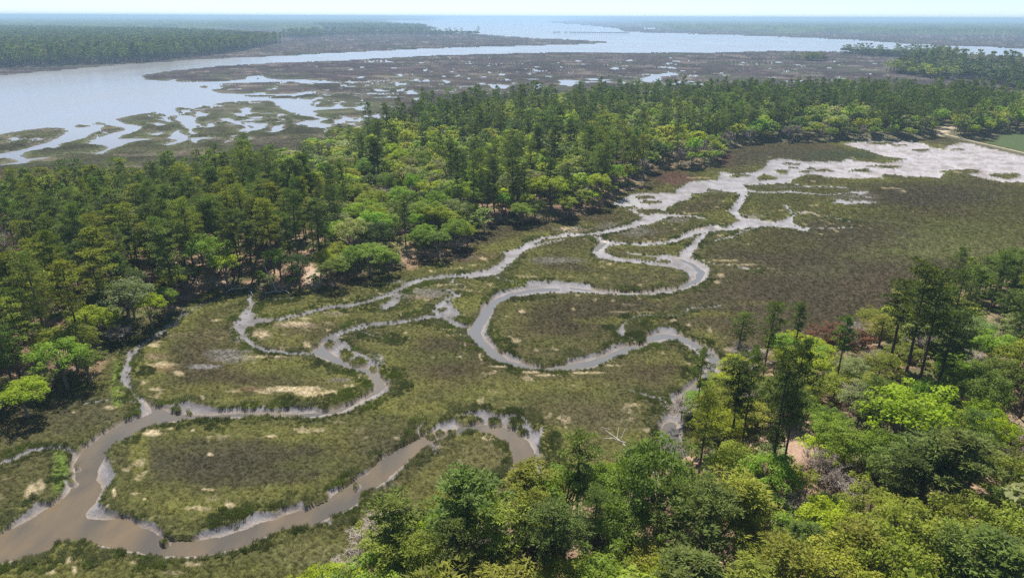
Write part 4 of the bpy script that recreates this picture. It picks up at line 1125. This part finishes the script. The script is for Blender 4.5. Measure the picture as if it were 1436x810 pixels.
for kind in (P_, B_, S_, G_):
    REST += [t for t in TREES if t['kind'] == kind and not t['inview'] and -350 < t['px'] < 1950]
    lst = sorted([t for t in TREES if t['kind'] == kind and t['inview']], key=lambda t: -t['show'])
    for n, t in enumerate(lst):
        if n >= LIMIT[kind]:
            REST.append(t); continue
        if n < HAND and kind == P_ and t['h'] >= 14 and t['py'] < 640 and t['label']: t['R'] *= .82
        vi = int(abs(math.sin(t['x'] * 12.9898 + t['y'] * 78.233)) * 1e4) % len(SPEC[kind])
        tm, lm, cm, h0, R0 = SPEC[kind][vi]
        root = bpy.data.objects.new(kind, None); COL.objects.link(root)
        root.empty_display_size = .5
        jit = .3 if t['d'] > 260 else 0
        root.location = (t['x'], t['y'], .35)
        root.rotation_euler = (0, 0, (t['x'] * 7.7 + t['y'] * 3.1) % 6.283)
        s = t['R'] / R0
        root.scale = (s, s, t['h'] / h0)
        c = np.array(TINT[t['c']])
        rj = np.random.default_rng(int(abs(t['x'] * 100 + t['y'] * 31)) + 1)
        c = c * rj.uniform(.9, 1.3) * rj.uniform(.93, 1.07, 3)
        lab = t['label']
        if lab is None:
            dd = np.hypot(AX - t['x'], AY - t['y']); dd[dd < .01] = 1e9
            kk = int(np.argmin(dd)); nb = TREES[kk]
            side = 'behind' if nb['y'] < t['y'] - 1.5 else ('in front of' if nb['y'] > t['y'] + 1.5 else ('right of' if nb['x'] < t['x'] else 'left of'))
            cn = CNAME[t['c']] + ' ' if kind != G_ else 'grey '
            nbn = (CNAME[nb['c']] + ' ' if nb['kind'] != G_ else 'grey ') + KW[nb['kind']]
            lab = f"{size_word(kind, t['h'])} {cn}{KW[kind]} {side} {nbn} {zone_name(t['px'], t['py'], t['d'])}"
            base_ = f"{size_word(kind, t['h'])} {cn}{KW[kind]} {zone_name(t['px'], t['py'], t['d'])}"
            if len(lab.split()) > 16: lab = base_
            AUTO.append((root, lab, base_, t['px']))
        lab = ' '.join(lab.split()[:16]); root['label'] = lab; root['category'] = CATW[kind]; root['group'] = GRP[kind]
        parts = [('trunk', tm)] + ([('limbs', lm)] if lm else []) + [('crown', cm)]
        for pn, me in parts:
            o = bpy.data.objects.new(pn, me); COL.objects.link(o); o.parent = root
            if pn == 'crown': o['tint'] = [float(v) for v in c]


# where two labels would read the same, count them off from the left
ORD = 'leftmost,second,third,fourth,fifth,sixth,seventh,eighth,ninth,tenth,eleventh,twelfth,thirteenth,fourteenth,fifteenth,sixteenth,seventeenth,eighteenth,nineteenth,twentieth'.split(',')
ORD += ['twenty-' + q for q in 'first,second,third,fourth,fifth,sixth,seventh,eighth,ninth'.split(',')] + ['thirtieth'] + ['thirty-' + q for q in 'first,second,third,fourth,fifth,sixth,seventh,eighth,ninth'.split(',')]
cnt_ = {}
for a_ in AUTO: cnt_[a_[1]] = cnt_.get(a_[1], 0) + 1
by_base = {}
for a_ in AUTO: by_base.setdefault(a_[2], []).append(a_)
for b_, lst in by_base.items():
    lst.sort(key=lambda q: q[3])
    if len(lst) == 1: lst[0][0]['label'] = b_; continue
    for n_, a_ in enumerate(lst):
        if cnt_[a_[1]] > 1 or a_[1] == b_:
            n2_ = min(n_, len(ORD) - 1)
            a_[0]['label'] = ' '.join(((ORD[n2_] + ' from left' if n_ else 'leftmost') + ' ' + b_).split()[:16])


# ------------------------------------------------------------------ masses: one object each, its own geometry scattered over points
def scatter_group(nt_name, nvar):
    ng = bpy.data.node_groups.new(nt_name, 'GeometryNodeTree')
    ng.interface.new_socket(name='Geometry', in_out='INPUT', socket_type='NodeSocketGeometry')
    ng.interface.new_socket(name='Geometry', in_out='OUTPUT', socket_type='NodeSocketGeometry')
    L = ng.links.new
    gi = ng.nodes.new('NodeGroupInput'); go = ng.nodes.new('NodeGroupOutput')

    def attr(name, ty):
        n = ng.nodes.new('GeometryNodeInputNamedAttribute'); n.data_type = ty; n.inputs['Name'].default_value = name
        return n.outputs[0]

    def cmp(v):
        c = ng.nodes.new('FunctionNodeCompare'); c.data_type = 'INT'; c.operation = 'EQUAL'
        L(attr('tmpl', 'INT'), c.inputs[2]); c.inputs[3].default_value = v
        return c.outputs[0]
    gti = []
    for k in range(nvar):
        sp_ = ng.nodes.new('GeometryNodeSeparateGeometry'); sp_.domain = 'POINT'
        L(gi.outputs[0], sp_.inputs['Geometry']); L(cmp(k), sp_.inputs['Selection'])
        g = ng.nodes.new('GeometryNodeGeometryToInstance'); L(sp_.outputs[0], g.inputs[0]); gti.append(g)
    ji = ng.nodes.new('GeometryNodeJoinGeometry')
    for g in gti: L(g.outputs[0], ji.inputs[0])
    ps = ng.nodes.new('GeometryNodeSeparateGeometry'); ps.domain = 'POINT'
    L(gi.outputs[0], ps.inputs['Geometry']); L(cmp(-1), ps.inputs['Selection'])
    mp = ng.nodes.new('GeometryNodeMeshToPoints'); L(ps.outputs[0], mp.inputs[0])
    ip = ng.nodes.new('GeometryNodeInstanceOnPoints')
    L(mp.outputs[0], ip.inputs['Points']); L(ji.outputs[0], ip.inputs['Instance'])
    ip.inputs['Pick Instance'].default_value = True
    L(attr('vi', 'INT'), ip.inputs['Instance Index'])
    L(attr('rotv', 'FLOAT_VECTOR'), ip.inputs['Rotation']); L(attr('sclv', 'FLOAT_VECTOR'), ip.inputs['Scale'])
    L(ip.outputs[0], go.inputs[0])
    return ng


def scatter(name, templates, pts, vi, rot, scl, tint, mats):
    """templates: list of lists of (verts, faces, material index, vari or None)"""
    Vs, tm, va, polys, mi = [], [], [], [], []
    off = 0
    T3, T4, m3, m4 = [], [], [], []
    for k, parts in enumerate(templates):
        for (v, f, m, vr_) in parts:
            Vs.append(v); tm.append(np.full(len(v), k)); va.append(vr_ if vr_ is not None else np.full(len(v), .5))
            (T3 if f.shape[1] == 3 else T4).append(f + off); (m3 if f.shape[1] == 3 else m4).append(np.full(len(f), m)); off += len(v)
    Vs.append(pts); tm.append(np.full(len(pts), -1)); va.append(np.full(len(pts), .5))
    n0 = off; n = off + len(pts)
    V_ = np.concatenate(Vs); tm = np.concatenate(tm).astype(np.int32); va = np.concatenate(va).astype(np.float32)
    vi_ = np.zeros(n, np.int32); vi_[n0:] = vi
    r_ = np.zeros((n, 3), np.float32); r_[n0:] = rot
    s_ = np.ones((n, 3), np.float32); s_[n0:] = scl
    t_ = np.zeros((n, 3), np.float32); t_[n0:] = tint
    at_ = {'tmpl': ('INT', tm), 'vi': ('INT', vi_), 'rotv': ('FLOAT_VECTOR', r_), 'sclv': ('FLOAT_VECTOR', s_), 'tint': ('FLOAT_VECTOR', t_), 'vari': ('FLOAT', va)}
    F3 = np.concatenate(T3) if T3 else np.zeros((0, 3), int); F4 = np.concatenate(T4) if T4 else np.zeros((0, 4), int)
    M = np.concatenate(([np.concatenate(m4)] if m4 else []) + ([np.concatenate(m3)] if m3 else []))
    if len(F4): me = mesh_np(name, V_, F4, mats, None, False, F3 if len(F3) else None, M, at_)
    else: me = mesh_np(name, V_, F3, mats, None, False, None, M, at_)
    o = link(name, me, kind='stuff')
    md = o.modifiers.new('scatter', 'NODES'); md.node_group = scatter_group(name + '_scatter', len(templates))
    return o


def template(maker, kw, leafi, barki, lod):
    lv, lf, segs, lim, r = maker(lod=lod, **kw)
    k = lf.shape[1]
    va = np.repeat(r.random(len(lf)), k)
    tv, tq = tubes(segs + (lim if lod < 2 else []), 4)
    return [(lv, lf, leafi, va), (tv, tq, barki, None)]


def tint_of(t, r):
    return np.array(TINT[t['c']]) * r.uniform(.88, 1.34) * r.uniform(.92, 1.08, 3)


GRP_REST = {P_: ('pine_wood', make_pine, [dict(seed=41, h=22., R=3.9), dict(seed=42, h=22., R=3.4, base=.5), dict(seed=43, h=22., R=4.3, base=.4), dict(seed=44, h=22., R=3.6)], M_NEEDLE, M_BARK),
            B_: ('broadleaf_wood', make_broad, [dict(seed=51, h=11., R=5.), dict(seed=52, h=11., R=4.5, lobes=18), dict(seed=53, h=11., R=5.4), dict(seed=54, h=11., R=5., lobes=20)], M_LEAF, M_OAKBARK),
            G_: ('bare_wood', make_bare, [dict(seed=61, h=9., R=4.2), dict(seed=62, h=9., R=3.8)], M_TWIG, M_TWIG),
            S_: ('undergrowth', make_broad, [dict(seed=71, h=4., R=2.6, lobes=12), dict(seed=72, h=4., R=2.6, lobes=9)], M_LEAF, M_OAKBARK)}
for kind, (nm, mk, kws, lmat, bmat) in GRP_REST.items():
    ts = [t for t in REST if t['kind'] == kind]
    if not ts: continue
    r = np.random.default_rng(500 + len(nm))
    tp = [template(mk, kw, 0, 1, 1) for kw in kws]
    pts = np.array([[t['x'], t['y'], .5] for t in ts])
    vi = r.integers(0, len(kws), len(ts))
    rot = np.zeros((len(ts), 3)); rot[:, 2] = r.uniform(0, 6.28, len(ts))
    scl = np.array([[t['R'] / kws[v]['R'], t['R'] / kws[v]['R'], t['h'] / kws[v]['h']] for t, v in zip(ts, vi)])
    tint = np.array([tint_of(t, r) for t in ts])
    o = scatter(nm, tp, pts, vi, rot, scl, tint, [lmat, bmat])
    o['label'] = {P_: 'dark pines of the long wood, receding to its far side', B_: 'yellow green and olive broadleaf trees of the long wood, farther part', G_: 'grey leafless trees scattered in the long wood', S_: 'low undergrowth between the trunks of the woods'}[kind]
    o['category'] = 'trees' if kind != S_ else 'undergrowth'

# far woods across the river and on the peninsula
far_tp = [template(make_pine, dict(seed=81, h=22., R=4.2), 0, 2, 2), template(make_pine, dict(seed=82, h=22., R=3.8, base=.4), 0, 2, 2),
          template(make_broad, dict(seed=83, h=12., R=5.2, lobes=12), 1, 2, 2), template(make_broad, dict(seed=84, h=12., R=5.2, lobes=14), 1, 2, 2)]
NOMR = [4.2, 3.8, 5.2, 5.2]; NOMH = [22., 22., 12., 12.]


def far_wood(name, poly_px, step_px, pine, label, seed, hs=1.0, tb=None, minsp=8.0, maxsp=30, cut=None):
    """trees on the ground inside a traced outline; spacing grows with distance"""
    poly = W(poly_px, 0)
    r = np.random.default_rng(seed)
    P = []
    y0, y1 = poly[:, 1].min(), poly[:, 1].max()
    y = y0
    while y < y1:
        sp_ = min(max(minsp, y * step_px / FPX), maxsp)
        xs = np.arange(poly[:, 0].min(), poly[:, 0].max(), sp_)
        P.append(np.stack([xs + r.uniform(-.8, .8, len(xs)) * sp_, y + r.uniform(-1.1, 1.1, len(xs)) * sp_, np.full(len(xs), sp_)], -1))
        y += sp_ * .9
    P = np.concatenate(P)
    ok = (sd_poly(P[:, 0], P[:, 1], poly, 20.0) < 0) & (np.abs(np.arctan2(P[:, 0], P[:, 1])) < math.radians(42))
    s_ = far_field(P[:, 0], P[:, 1]); ok &= s_ > 6
    if cut is not None: ok &= r.random(len(P)) > cut
    P = P[ok]
    n = len(P)
    pt = fbm(P[:, 0], P[:, 1], 90, 2, seed % 9)
    isp = (r.random(n) * .7 + (pt - .5) * .9 + .15) < pine
    vi = np.where(isp, r.integers(0, 2, n), r.integers(2, 4, n))
    g = np.clip(P[:, 2] / 9, 1, 2.4)
    hh = np.where(isp, r.uniform(13, 22, n), r.uniform(7, 15, n)) * hs
    RR = np.where(isp, r.uniform(3.4, 4.8, n), r.uniform(4.4, 6.4, n)) * g
    scl = np.stack([RR / np.array(NOMR)[vi], RR / np.array(NOMR)[vi], hh / np.array(NOMH)[vi]], -1)
    rot = np.zeros((n, 3)); rot[:, 2] = r.uniform(0, 6.28, n)
    pool_p = [TINT['pine'], TINT['pine_d'], TINT['pine_b']]; pool_b = tb or [TINT['green'], TINT['olive'], TINT['bright'], TINT['green'], TINT['dark'], TINT['pale']]
    tint = np.array([(pool_p[r.integers(len(pool_p))] if q else pool_b[r.integers(len(pool_b))]) for q in isp]) * r.uniform(.34, .95, (n, 1)) ** 1.15 * np.where(seed == 607, 1.4, 1)
    o = scatter(name, far_tp, np.stack([P[:, 0], P[:, 1], np.full(n, .2)], -1), vi, rot, scl, tint, [M_NEEDLE, M_LEAF, M_OAKBARK])
    o['label'] = label; o['category'] = 'woodland'
    return n


nw = far_wood('far_wood', "-90,98 0,95 60,93.5 130,90.5 200,88 240,83.5 300,77 345,71 385,63 396,59.5 360,57 330,54 300,52 250,49 120,46 0,44 -90,44", 5.0, .04, 'dense green wood on the far bank of the river at the left', 601, .95, None, 7.5)
nw += far_wood('far_wood', "1249,101 1280,104.5 1297,106 1312,109 1345,111 1377,112 1402,121 1427,129 1450,134 1560,150 1560,100 1436,96 1352,93 1300,93 1276,96", 5.0, .8, 'dark pine wood on the peninsula at the right', 602, .95, [TINT['pale'], TINT['green']], 7.5)
nw += far_wood('far_wood', "1176,74 1226,79 1276,80.5 1340,86 1340,82 1276,77 1226,75 1190,73", 4.5, .5, 'thin line of trees on the river bank of the peninsula', 603, .75, [TINT['yel'], TINT['olive']], 8)
nw += far_wood('far_wood', "1105,83 1140,86.5 1170,86 1150,84 1120,82.3", 5, .2, 'low sage scrub on a hummock in the far marsh', 604, .5, [TINT['sage'], TINT['olive'], TINT['green']], 8)
nw += far_wood('far_wood', "395,52 430,53.5 480,49.5 560,48 600,49 640,48.5 672,49.4 672,48.2 640,47.3 560,46.3 480,47.6 395,49.5", 3, .7, 'sparse row of small trees on the marsh by the sound', 605, 1.0, None, 12, 40, .35)
nw += far_wood('far_wood', "470,41 520,43 560,42 600,42 590,39.5 540,37.5 500,37 440,37.5 440,40", 3, .6, 'blue green wooded spit beyond the marsh by the sound', 606, 1.0, None, 14, 40)
# front shrubs of the peninsula
nw += far_wood('far_wood', "1240,99 1262,100 1300,106 1345,111 1340,113 1300,109.5 1250,103", 5, .0, 'pale bushes in front of the peninsula pines', 607, .55, [TINT['sage'], TINT['yel'], TINT['lime']], 7)

# distant canopy to the horizon
nrr, ncc = 110, 900
av = np.radians(np.linspace(-42, 42, ncc)); rv = np.geomspace(2550, 30000, nrr)
AA, RR_ = np.meshgrid(av, rv)
cx, cy = (np.sin(AA) * RR_).ravel(), (np.cos(AA) * RR_).ravel()
cpx, cpy = to_px(cx, cy, 0)
land = far_field(cx, cy) > 15
L1 = sd_poly(cx, cy, W("-120,45 0,44.5 200,41.5 215,40.5 330,40 400,42.5 440,41 470,40 520,37 560,34.5 520,32.5 530,29.3 600,28 640,26 620,24.4 300,20.9 -120,18.9", 0), 200.0)
L2 = sd_poly(cx, cy, W("905,33.5 960,45.5 1040,47 1120,47.5 1250,47 1436,49.5 1560,51 1560,26.2 1200,24.8 900,23.8 840,23.8 770,24 860,28 880,30.5", 0), 200.0)
L3 = sd_poly(cx, cy, W("560,22.6 620,22.8 800,23.1 900,23.8 800,23.6 600,23.2", 0), 200.0)
ins = np.minimum(L1, L2)
hgt = sstep(20, -40, ins) * land
hn = fbm(cx, cy, 60, 3, 91)
gap2 = sstep(.36, .46, fbm(cx * .45, cy, 420, 3, 92) + .04)
gap2 = np.where((cpy < 34) & (cpx > 700), sstep(.40, .47, fbm(cx * .25, cy, 900, 3, 94)), gap2)
gap2 = np.where((cpy < 34) & (cpx < 700), 1, gap2)
CZ = -3 + hgt * gap2 * (13 + 9 * hn + 6 * np.random.default_rng(5).random(len(cx)))
ccol = mixc(np.tile(C([.045, .070, .030]), (len(cx), 1)), C([.10, .125, .045]), sstep(.35, .7, fbm(cx, cy, 90, 3, 93)))
ccol *= np.random.default_rng(6).uniform(.75, 1.25, (len(cx), 1))
keep = (CZ > -2.9).reshape(nrr, ncc)
kq = keep[:-1, :-1] | keep[1:, :-1] | keep[:-1, 1:] | keep[1:, 1:]
ii, jj = np.nonzero(kq)
cf = np.stack([ii * ncc + jj, (ii + 1) * ncc + jj, (ii + 1) * ncc + jj + 1, ii * ncc + jj + 1], -1)
uq, inv = np.unique(cf.ravel(), return_inverse=True)
cm_ = mesh_np('distant_forest', np.stack([cx, cy, CZ], -1)[uq], inv.reshape(-1, 4), [M_GROUND], ccol[uq], False, attrs={'wet': ('FLOAT', np.zeros(len(uq), np.float32))})
if cm_.polygons[0].normal.z < 0: cm_.flip_normals()
dfo = link('distant_forest', cm_, kind='stuff')
dfo['label'] = 'blue green forest reaching to the horizon'; dfo['category'] = 'forest'


# ------------------------------------------------------------------ marsh grass
def tuft(seed, n, rad, h, w_):
    r = np.random.default_rng(seed)
    a = r.uniform(0, 6.28, n); q = np.sqrt(r.random(n)) * rad
    P = np.stack([np.cos(a) * q, np.sin(a) * q, np.full(n, -.12)], -1)
    lean = r.normal(size=(n, 2)) * .28 + np.stack([np.cos(a), np.sin(a)], -1) * (q / rad)[:, None] * .35
    hh = h * (.55 + .6 * r.random((n, 1))) * (1 - .35 * (q / rad)[:, None] ** 2)
    D_ = unit(np.concatenate([lean, np.ones((n, 1))], 1))
    s = unit(np.cross(D_, r.normal(size=(n, 3)))) * w_
    v = np.stack([P - s, P + s, P + D_ * (hh + .12)], 1).reshape(-1, 3)
    return [(v, np.arange(n * 3).reshape(-1, 3), 0, np.repeat(r.random(n), 3))]


def sample_marsh(n, dmin, dmax, seed, power=1.0):
    r = np.random.default_rng(seed)
    a = r.uniform(-math.radians(45.8), math.radians(45.8), n)
    u = r.random(n)
    d = dmin * (dmax / dmin) ** u if power == 0 else np.sqrt(dmin ** 2 + (dmax ** 2 - dmin ** 2) * u ** power)
    return np.sin(a) * d, np.cos(a) * d, r


def ground_lookup(gx, gy):
    """nearest vertex of the ground sheet: height, colour"""
    a = np.arctan2(gx, gy); d = np.hypot(gx, gy)
    jc = np.clip(np.round((a - az[0]) / (az[1] - az[0])).astype(int), 0, NC - 1)
    ri = np.clip(np.round(np.interp(d, rr, np.arange(NR))).astype(int), 0, NR - 1)
    k = ri * cols + jc
    return k


# meadow: clumps over the near marsh
gx, gy, r = sample_marsh(640000, 62, 520, 801, 1.6)
k = ground_lookup(gx, gy)
ok = (sm[k] > np.where(np.hypot(gx, gy) > 150, .9, .35)) & (wood[k] < .35) & (sf[k] > 3) & (sw[k] > 0) & (si[k] > 0)
gx, gy, k = gx[ok], gy[ok], k[ok]
n = len(gx)
dd = np.hypot(gx, gy)
scl = (r.uniform(.36, .72, n) * np.clip(dd / 170, .7, 1.7))[:, None] * np.stack([np.ones(n), np.ones(n), r.uniform(.6, 1.1, n) * np.clip(140 / dd, .28, 1)], -1)
tn = col[k] * (1 + (r.uniform(-.2, .25, (n, 1))) * np.clip(160 / dd, .4, 1)[:, None]) * np.array([1.12, 1.06, .86])
rot = np.zeros((n, 3)); rot[:, 2] = r.uniform(0, 6.28, n)
o = scatter('marsh_grass', [tuft(1, 26, .55, .42, .045), tuft(2, 26, .6, .36, .05), tuft(3, 22, .5, .5, .045)], np.stack([gx, gy, z[k]], -1), r.integers(0, 3, n), rot, scl, tn, [M_GRASS])
o['label'] = 'short brown and olive cordgrass covering the marsh'; o['category'] = 'grass'
n_mead = n
# tall grass along the banks
gx, gy, r = sample_marsh(490000, 62, 420, 802, 1.25)
k = ground_lookup(gx, gy)
tall = fbm(gx, gy, 11, 2, 95) * .6 + fbm(gx, gy, 3, 2, 96) * .4
lim_ = (.25 + 3.2 * sstep(.42, .68, tall)) * np.clip(160 / np.hypot(gx, gy), .25, 1.1) ** 1.5
ok = (sm[k] > np.where(r.random(len(gx)) < .05 * sstep(.5, .7, tall), -1.6, -.15)) & (sm[k] < lim_) & (wood[k] < .5) & (sw[k] > .3) & ((pys[k] > 255) | (r.random(len(gx)) < .4))
gx, gy, k = gx[ok], gy[ok], k[ok]
n = len(gx); dd = np.hypot(gx, gy)
g2 = fbm(gx, gy, 2.2, 2, 97)
ht = (.2 + .75 * g2) * np.clip(140 / dd, .35, 1)
scl = np.stack([ht * .95, ht * .95, ht * r.uniform(.8, 1.2, n)], -1) * np.clip(dd / 160, .9, 1.5)[:, None]
base = mixc(np.tile(C([.100, .112, .052]), (n, 1)), C([.150, .175, .05]), sstep(.45, .7, fbm(gx, gy, 7, 2, 98)))
base = mixc(base, C([.20, .195, .13]), sstep(.45, .7, fbm(gx, gy, 3, 2, 99)))
tn = base * r.uniform(.7, 1.35, (n, 1))
rot = np.zeros((n, 3)); rot[:, 2] = r.uniform(0, 6.28, n)
o = scatter('bank_grass', [tuft(5, 44, .55, .95, .05), tuft(6, 40, .5, 1.1, .05), tuft(7, 50, .62, .85, .055)], np.stack([gx, gy, z[k]], -1), r.integers(0, 3, n), rot, scl, tn, [M_GRASS])
o['label'] = 'tall green cordgrass in tufts along the creek banks'; o['category'] = 'grass'
print('TREES', len(TREES), 'rest', len(REST), 'far', nw, 'meadow', n_mead, 'bank', n)


# ------------------------------------------------------------------ dead wood
def dead_tree(px, py, pts, br, label, cat='dead tree', nm='dead_tree', z0=0.0, rot=0):
    """pts: axis points with radii; br: branches from an axis fraction"""
    x, y = at(px, py, 0)
    root = bpy.data.objects.new(nm, None); COL.objects.link(root); root.location = (x, y, z0); root.rotation_euler = (0, 0, rot)
    root['label'] = label; root['category'] = cat
    segs = [(pts[i][:3], pts[i + 1][:3], pts[i][3], pts[i + 1][3]) for i in range(len(pts) - 1)]
    v, q = tubes(segs, 8)
    link('trunk', mesh_np('dead_trunk', v, q, [M_DEAD], None, True), root)
    for b in br:
        segs = [(b[i][:3], b[i + 1][:3], b[i][3], b[i + 1][3]) for i in range(len(b) - 1)]
        v, q = tubes(segs, 6)
        link('branch', mesh_np('dead_branch', v, q, [M_DEAD], None, True), root)
    return root


# big bleached snag leaning out from under the oak
dead_tree(948, 712, [(0, 0, 0, .22), (-1.5, 2.2, 2.6, .18), (-4.5, 5.5, 4.4, .14), (-7.5, 9.0, 5.6, .09), (-9.2, 10.6, 6.1, .03)],
          [[(-6.4, 7.8, 5.6, .10), (-8.4, 7.9, 6.4, .07), (-9.8, 7.6, 6.5, .03)], [(-7.5, 9, 5.6, .07), (-7.2, 10.0, 6.3, .04), (-7.0, 10.7, 6.6, .02)],
           [(-7.0, 8.4, 5.9, .08), (-6.2, 9.4, 7.2, .05), (-5.9, 9.8, 8.2, .03)], [(-8.4, 9.9, 6.6, .06), (-9.9, 9.9, 7.0, .03)],
           [(-5.2, 6.4, 5.0, .08), (-5.9, 6.2, 5.6, .04), (-7.2, 6.1, 5.7, .02)]],
          'bleached white fallen trunk with bare branches leaning over the marsh inlet')
r = np.random.default_rng(77)
for i, (px, py) in enumerate([(322, 407), (330, 402), (340, 405), (348, 408), (357, 404), (372, 412), (383, 410), (316, 411), (364, 398), (395, 407)]):
    L_ = r.uniform(2, 5); a = r.uniform(-1.2, 1.2)
    dead_tree(px, py, [(0, 0, .15, .13), (L_ * .5, .2, .45, .10), (L_, .1, .35, .04)], [[(L_ * .5, .2, .4, .06), (L_ * .6, .6, 1.2, .02)], [(L_ * .3, .1, .3, .05), (L_ * .35, -.7, .5, .02)]],
              ['longest bleached driftwood log at the left end of the driftwood shore', 'bleached driftwood stump end touching the pale marsh tip', 'crooked driftwood branch in the forest shadow', 'grey driftwood branch amid the driftwood pile',
               'driftwood log nearest the dark oak shadow', 'driftwood stick on the marsh side of the pile', 'short driftwood stick by the thin creek head', 'small driftwood piece left of the main pile', 'driftwood piece highest up the shore', 'rightmost driftwood piece on the shadowed marsh'][i],
              'driftwood', 'driftwood', 0, a)
dead_tree(388, 408, [(0, 0, 0, .16), (-1.5, .8, 3.4, .12), (-3.4, 1.8, 7.0, .05)], [[(-1.5, .8, 3.4, .06), (-1.2, .4, 4.6, .02)]], 'thin leaning grey dead trunk before the sandy gap trees')
dead_tree(1288, 520, [(0, 0, 0, .2), (.2, .2, 8, .16), (.9, .2, 13, .1), (1.6, .1, 14.5, .04)], [[(.5, .2, 10, .1), (-1, .3, 12.4, .04)]], 'pale bare limb among the tight clump of dark pines')

# ------------------------------------------------------------------ causeway along the head of the mudflat
cp = W("1322,188.5 1327,190.5 1345,195 1369,201 1400,208 1436,216.5 1480,227 1540,241", 0)
prof = [(-2.6, -.4), (-1.1, .75), (1.0, .8), (2.4, -.4)]


def causeway(name, prof, mat, parent=None):
    vs, fs = [], []
    for i in range(len(cp)):
        a = cp[max(0, i - 1)]; b = cp[min(len(cp) - 1, i + 1)]
        d = (b - a) / np.linalg.norm(b - a); nrm = np.array([-d[1], d[0]])
        for o_, h_ in prof:
            vs.append([cp[i][0] + nrm[0] * o_, cp[i][1] + nrm[1] * o_, h_])
    m = len(prof)
    for i in range(len(cp) - 1):
        for k in range(m - 1):
            fs.append([i * m + k, i * m + k + 1, (i + 1) * m + k + 1, (i + 1) * m + k])
    return np.array(vs), np.array(fs)


v, f = causeway('causeway', [(-3.2, -.4), (-1.2, .70), (1.2, .70), (3.0, -.4)], M_BANKG)
cw = link('causeway', mesh_np('causeway_bank', v, f, [M_BANKG], None, False), None, kind='structure')
v, f = causeway('path', [(-1.05, .66), (-.95, .76), (.9, .78), (1.0, .66)], M_EARTH)
link('path', mesh_np('causeway_path', v, f, [M_EARTH], None, False), None, kind='structure')


# ------------------------------------------------------------------ broken trestle far out in the sound
def box(cx_, cy_, cz_, sx, sy, sz):
    v = np.array([[x, y, z_] for x in (-.5, .5) for y in (-.5, .5) for z_ in (-.5, .5)]) * [sx, sy, sz] + [cx_, cy_, cz_]
    f = np.array([[0, 1, 3, 2], [4, 6, 7, 5], [0, 4, 5, 1], [2, 3, 7, 6], [0, 2, 6, 4], [1, 5, 7, 3]])
    return v, f


def joined(parts):
    V_, F_, o_ = [], [], 0
    for v, f in parts:
        V_.append(v); F_.append(f + o_); o_ += len(v)
    return np.concatenate(V_), np.concatenate(F_)


A0 = at(776, 46.6, 0); B0 = at(882, 47.4, 0)
dv = B0 - A0; Ln = np.linalg.norm(dv); ang = math.atan2(dv[1], dv[0])
tre = bpy.data.objects.new('trestle_pier', None); COL.objects.link(tre)
tre.location = (A0[0], A0[1], WATER_Z); tre.rotation_euler = (0, 0, ang)
tre['label'] = 'long broken timber trestle standing in the sound near the horizon'; tre['category'] = 'pier'
spans = [(0, .10), (.14, .19), (.21, 1.0)]
pil = None
for a, b in spans:
    v, f = box((a + b) / 2 * Ln, 0, 4.6, (b - a) * Ln, 4.5, 2.2)
    link('deck', mesh_np('trestle_deck', v, f, [M_TIMBER], None, False), tre)
v, f = joined([box(0, -1.6, 1.2, 1.0, .9, 6.0), box(0, 1.6, 1.2, 1.0, .9, 6.0), box(0, 0, 3.6, 1.1, 4.6, .7)])
bent = mesh_np('trestle_bent', v, f, [M_TIMBER], None, False)
kx = 0
while kx < Ln:
    if any(a * Ln - 1 <= kx <= b * Ln + 1 for a, b in spans):
        o = link('piling_bent', bent, tre); o.location = (kx, 0, 0)
    kx += 9.5

# small white house on the far shore
hx_, hy_ = at(1361, 48.2, 0)
hs_ = bpy.data.objects.new('house', None); COL.objects.link(hs_); hs_.location = (hx_, hy_, 0)
hs_['label'] = 'tiny white house with a pale roof among the trees of the far shore'; hs_['category'] = 'house'
v, f = box(0, 0, 4, 22, 10, 8)
link('wall', mesh_np('house_wall', v, f, [M_WHITE], None, False), hs_)
v = np.array([[-12, -6, 8], [12, -6, 8], [12, 6, 8], [-12, 6, 8], [-12, 0, 12.5], [12, 0, 12.5]], float)
link('roof', mesh_np('house_roof', v, np.array([[0, 1, 5, 4], [2, 3, 4, 5], [0, 3, 2, 1]]), [M_ROOF], None, False, np.array([[0, 4, 3], [1, 2, 5]])), hs_)
wmat = plain_mat('window_glass', (.03, .035, .04), .2, 1, .1)
for q in range(4):
    v, f = box(-8 + q * 5.3, -5.03, 4.6, 1.8, .12, 2.0)
    link('window', mesh_np('house_window', v, f, [wmat], None, False), hs_)

# ------------------------------------------------------------------ haze
hm, nt, out = new_mat('haze_air')
pv = nt.nodes.new('ShaderNodeVolumePrincipled')
pv.inputs['Color'].default_value = (.52, .76, 1.0, 1)
pv.inputs['Density'].default_value = 1.7e-4
pv.inputs['Anisotropy'].default_value = .1
nt.links.new(pv.outputs[0], out.inputs['Volume'])
v, f = box(0, 12000, 37.5, 90000, 90000, 81)
hz = link('haze', mesh_np('haze', v, f, [hm], None, False), None, kind='stuff')
hz['label'] = 'thin blue air haze over the marsh and river'
